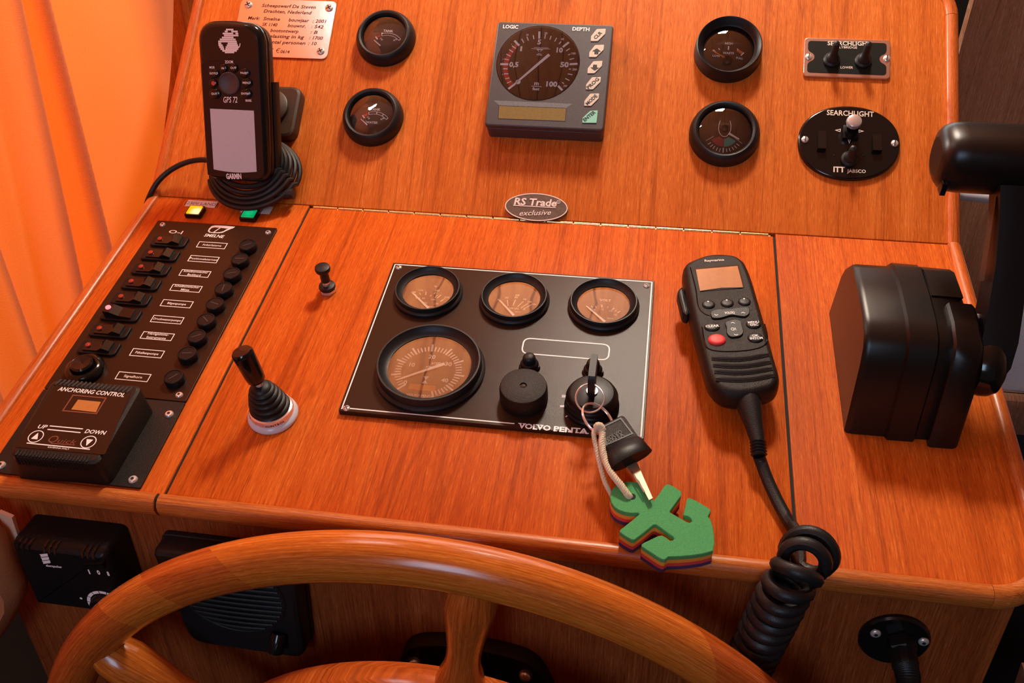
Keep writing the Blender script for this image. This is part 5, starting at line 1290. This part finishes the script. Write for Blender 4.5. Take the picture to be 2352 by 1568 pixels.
b = MB(off); b.loft([[(x, v_, h_) for v_, h_ in psc(k)][2:6] + [(x, -.150, .060), (x, -.120, .055)] for x, k in ((.5262, 1.02), (.5475, 1.01))]); b.build('rear_cover', 'thr', t)

# ================================================================== HEATER CONTROL (front panel, left)
zh = Z(0, 1080, 3.095); HB = .030
off = (-.075, -.067, 0)
t = thing('heater_control', 'black heater control box with rocker switch and white dial ring on the front panel', 'heater control', 'F', off)
hx0, hx1, hy0, hy1 = -.1135, -.0375, -.1000, -.0335
b = MB(off); R = []
for e, h, du in ((0, .0, 0), (0, .022, 0), (.0010, .0265, 0), (.0030, .0290, 0), (.0050, HB, 0)): R.append([(x, y, h) for x, y in inset(rpoly([(hx0, hy0), (hx1, hy0), (hx1, hy1), (hx0, hy1)], .005, 4), e)])
b.loft(R); b.build('housing', 'black', t)
for gx in (-.1065, -.0860, -.0560):
    for k in range(3):
        x = gx + k * .0042; b = MB(off); b.tube([(x + .003, hy1 + .0001, .0190), (x + .001, hy1 - .0002, .0250), (x, hy1 - .0018, .0288), (x - .0002, hy1 - .0060, HB + .0001)], .0009, 6); b.build('vent_rib', 'gloss', t)
hk = HB + .0002; w_ = MB(off)
def PF(pts, h=hk): return [at('F', *zh(*p), h) for p in pts]
for k in range(3):
    w_.poly(PF([(282 + k * 9, 594 + 24 * k), (338 + k * 9, 588 + 24 * k), (343 + k * 9, 608 + 24 * k), (290 + k * 9, 614 + 24 * k), (292 + k * 9, 606 + 24 * k)]), hk)
w_.text('eberspacher', at('F', *zh(330, 680), hk), at('F', *zh(444, 692), hk), .0022, hk, .03)
w_.text('1', at('F', *zh(636, 732), hk), at('F', *zh(646, 733), hk), .0042, hk, .04); w_.text('0', at('F', *zh(697, 736), hk), at('F', *zh(718, 738), hk), .0042, hk, .04); w_.text('8', at('F', *zh(767, 745), hk), at('F', *zh(784, 747), hk), .0042, hk, .04)
dcc = at('F', *zh(762, 945), hk)
w_.ring2(at('F', *zh(578, 907), hk), .00005, .0011, hk, n=12)
for k in range(11):
    a0 = math.radians(225 - k * 25.5); w_.ring2(dcc, .0122, .0148, hk + .0012, a0 - math.radians(23), a0, 6)
w_.build('lettering', 'white', t, flat=True)
b = MB(); b.lathe([(.0158, 0), (.0156, .0012), (.0001, .0012)], n=40); b.build('dial_ring', 'gloss', t, loc=(dcc[0] - off[0], dcc[1] - off[1], HB))
b = MB(); b.lathe([(.0112, .0012), (.0105, .0060), (.0096, .0068), (.0001, .0068)], n=36); b.build('dial_knob', 'black', t, loc=(dcc[0] - off[0], dcc[1] - off[1], HB))
b = MB(off); b.loft([[(x, y, z) for x, y, z in ((c[0], c[1], HB - .001), (c[0], c[1], HB + h_))] for c, h_ in zip(PF(((600, 648), (745, 640), (752, 690), (610, 690))), (.0035, .0035, .0008, .0008))], closed=False, cap0=False, cap1=False)
q = PF(((598, 655), (742, 648), (752, 700), (612, 694))); b.add([(q[0][0], q[0][1], HB + .0030), (q[1][0], q[1][1], HB + .0030), (q[2][0], q[2][1], HB + .0008), (q[3][0], q[3][1], HB + .0008)], [(0, 1, 2, 3)]); b.build('rocker_switch', 'black', t)

# ================================================================== LOUDSPEAKER
off = (.044, -.084, 0); HS = .021
t = thing('loudspeaker', 'black loudspeaker box with ribbed round grille behind the steering wheel', 'loudspeaker', 'F', off)
sx0, sx1, sy0, sy1 = -.0085, .0975, -.1335, -.0350
b = MB(off); R = []
base_o = rpoly([(sx0 + .010, sy0), (sx1 - .004, sy0 - .002), (sx1 + .001, sy1), (sx0, sy1)], [.012, .010, .006, .006], 5)
for e, h in ((-.001, 0), (-.001, .004), (0.0, .0045), (.0, .0165), (.0012, .0196), (.0040, HS)): R.append([(x, y, h) for x, y in inset(ccw(base_o), e)])
b.loft(R); b.build('cabinet', 'rubber', t)
gc2 = at('F', *zh(1650, 890), HS); GR = .0400
b = MB(off); 
b.tube([(gc2[0] + GR * cos(a_), gc2[1] + GR * .93 * sin(a_), HS + .0002) for a_ in [2 * pi * i / 60 for i in range(60)]], .0008, 6, closed=True); b.build('grille_ring', 'rubber', t)
b = MB(off); b.add([(gc2[0] + GR * .98 * cos(a_), gc2[1] + GR * .91 * sin(a_), HS + .00015) for a_ in [2 * pi * i / 48 for i in range(48)]], [tuple(range(48))]); b.build('grille_recess', 'blackp', t, flat=True)
for k in range(13):
    y = -.84 + k * .14; hw_ = math.sqrt(1 - y * y) * GR * .96
    b = MB(off); b.tube([(gc2[0] + hw_ * (s_ * 2 - 1), gc2[1] + y * GR * .92, HS + .0004 + .0012 * sin(pi * s_)) for s_ in [i / 10 for i in range(11)]], .0011, 6); b.build('grille_rib', 'rubber', t)
b = MB(off); kx, ky = at('F', *zh(1985, 1215), HS + .004)
b.lathe([(.0001, 0), (.0058, 0), (.0062, .002), (.0060, .013), (.0052, .0150), (.0001, .0152)], cx=kx, cy=ky + .006, cz=HS + .001, axis=(-.12, -.80, .60), n=20); b.build('volume_knob', 'gloss', t)

# ================================================================== CABLE SOCKET, LOWER RIGHT
sc_ = at('F', 2054, 1471, .003); off = (sc_[0], sc_[1], 0)
t = thing('cable_socket', 'round black flange with hexagonal gland and ribbed conduit, lower right of the front panel', 'cable socket', 'F', off)
b = MB(); b.lathe([(.0228, 0), (.0228, .0022), (.0215, .0036), (.0001, .0036)], n=56, cap0=True); b.build('flange', 'gloss', t)
for px, py in ((2011, 1453), (2121, 1472)):
    u, v = at('F', px, py, .0036); screw(t, 'steel', (u - sc_[0], v - sc_[1], .0036), .0035, .0014, 'hex')
gd = Vector((.02, -.16, 1)).normalized(); g0 = Vector((.0035, .0015, .0034))
b = MB(); b.lathe([(.0098, 0), (.0098, .0075), (.0088, .0085), (.0001, .0085)], cx=g0.x, cy=g0.y, cz=g0.z, axis=gd, n=6, cap0=True); b.build('gland_nut', 'black', t, smooth=False)
g1_ = g0 + gd * .0085
b = MB(); b.lathe([(.0086, 0), (.0086, .010), (.0078, .0115), (.0001, .0115)], cx=g1_.x, cy=g1_.y, cz=g1_.z, axis=gd, n=12, cap0=True); b.build('gland_cap', 'black', t, smooth=False)
g2_ = g1_ + gd * .010
cpts = smoothpts([g2_, g2_ + gd * .010, g2_ + Vector((.001, -.016, .020)), g2_ + Vector((.003, -.040, .027)), g2_ + Vector((.004, -.075, .028)), g2_ + Vector((.004, -.15, .026))], 26)
b = MB(); b.tube(cpts, lambda i: .0078 if i % 2 else .0071, 16); b.build('ribbed_conduit', 'rubber', t)

# ================================================================== STEERING WHEEL AND ITS MOUNT
t = thing('wheel_mount', 'black cast steering mount plate with domed screws behind the wheel', 'mount plate', 'F', (.222, -.20, 0)); off = (.222, -.20, 0)
po = rpoly([(.160, -.40), (.284, -.40), (.284, -.150), (.268, -.1165), (.236, -.1085), (.196, -.1085), (.172, -.1150), (.160, -.150)], [.02, .02, .02, .012, .02, .02, .012, .02], 4)
b = MB(off); R = []; pc_ = ccw(po)
for e, h in ((0, 0), (0, .0105), (.0010, .0120), (.0045, .0120), (.0060, .0070)): R.append([(x, y, h) for x, y in inset(pc_, e)])
b.loft(R); b.build('base_plate', 'matte', t)
for px, py in ((950, 1522), (1207, 1552)):
    u, v = at('F', px, py, .009); b = MB(); b.lathe([(.0052, 0), (.0050, .002), (.0038, .0042), (.0018, .0052), (.0001, .0053)], n=22, cap0=True); b.build('domed_screw', 'chrome', t, loc=(u - off[0], v - off[1], .007))
b = MB(off); b.tube([(.196, -.180, .008), (.222, -.150, .011), (.240, -.180, .008)], .006, 8); b.build('cast_web', 'matte', t)
b = MB(off); b.lathe([(.034, .006), (.030, .030), (.016, .034), (.016, .053)], cx=.203, cy=-.2605, n=36, cap0=True, cap1=True); b.build('shaft_boss', 'black', t)
wh = thing('steering_wheel', 'varnished wooden steering wheel with turned spokes in front of the console', 'steering wheel', 'W', (0, 0, 0))
RW, RT = .3005, .0158
def thetaW(px, py): q_ = at('W', px, py, .010); return math.atan2(q_[1], q_[0])
j1, j2, j3 = thetaW(505, 1300), thetaW(330, 1395), thetaW(1660, 1500)
joints = sorted([j3 % (2 * pi), j1 % (2 * pi), j2 % (2 * pi), (j2 + .26) % (2 * pi) + .0, pi + .2, pi + 1.3, 1.6 * pi, 1.9 * pi])
joints = sorted([j3, j1, j1 + .20, j1 + .36, j1 + 1.25, j1 + 2.3, j1 + 3.3, j1 + 4.3])
def zig(phi): # pointed scarf
    return .15 * abs(((phi / (2 * pi)) % 1.0) * 2 - 1) ** 1.4 - .05
mats = ['rimB', 'rimA', 'rimB', 'rimA', 'rimB', 'rimA', 'rimB', 'rimA']
for k in range(len(joints)):
    a0 = joints[k]; a1 = joints[(k + 1) % len(joints)] + (2 * pi if k == len(joints) - 1 else 0)
    mat = 'rimA' if (abs(a0 - j1) < 1e-6 or k % 2 == 1 and abs(a0 - j3) > 1e-6) else 'rimB'
    n = max(8, int((a1 - a0) / .04)); m_ = 28; V = []; UV = []
    for i in range(n + 1):
        for j in range(m_ + 1):
            ph = 2 * pi * j / m_; s_ = i / n; b0, b1 = a0 + zig(ph + 1.2) * (1 if k else 1), a1 + zig(ph + 1.2)
            a_ = b0 + (b1 - b0) * s_; rt_ = RT * (1.0 + .03 * cos(2 * ph))
            r_ = RW + rt_ * cos(ph); V.append((r_ * cos(a_), r_ * sin(a_), rt_ * .98 * sin(ph))); UV.append((a_ * RW, ph * RT))
    F = [(i * (m_ + 1) + j, (i + 1) * (m_ + 1) + j, (i + 1) * (m_ + 1) + j + 1, i * (m_ + 1) + j + 1) for i in range(n) for j in range(m_)]
    b = MB(); b.add(V, F, UV); b.build('rim_segment', mat, wh)
th0 = math.atan2(-.0530 + .336, .2382 - .203)
for k in range(6):
    a_ = th0 + k * pi / 3; d = Vector((cos(a_), sin(a_), 0)); b = MB()
    pr_ = [(.0001, .135), (.014, .137), (.0160, .178), (.0168, .187), (.0164, .196), (.0148, .203), (.0122, .211), (.0112, .220), (.0116, .232), (.0134, .246), (.0154, .260), (.0166, .272), (.0150, .285), (.0100, .2985)]
    b.lathe([(r_, z_) for r_, z_ in pr_], axis=d, n=26)
    b.uv = {i: (((p.dot(d))), math.atan2(p.z, p.dot(Vector((-d.y, d.x, 0)))) * .012) for i, p in enumerate(b.v)}
    b.build('spoke', 'rimB' if k % 2 else 'rimA', wh)
b = MB(); b.lathe([(.030, -.012), (.186, -.0125), (.1925, -.010), (.1945, -.004), (.1950, .006), (.1925, .0125), (.186, .0150), (.11, .0160), (.10, .022), (.030, .024), (.030, -.012)], n=120)
b.uv = {i: (p.x, p.y) for i, p in enumerate(b.v)}; b.build('hub_ring', 'rimA', wh)
b = MB(); b.lathe([(.032, -.016), (.040, -.010), (.040, .026), (.030, .034), (.0001, .036)], n=48, cap0=True); b.build('hub_cap', 'brass', wh)
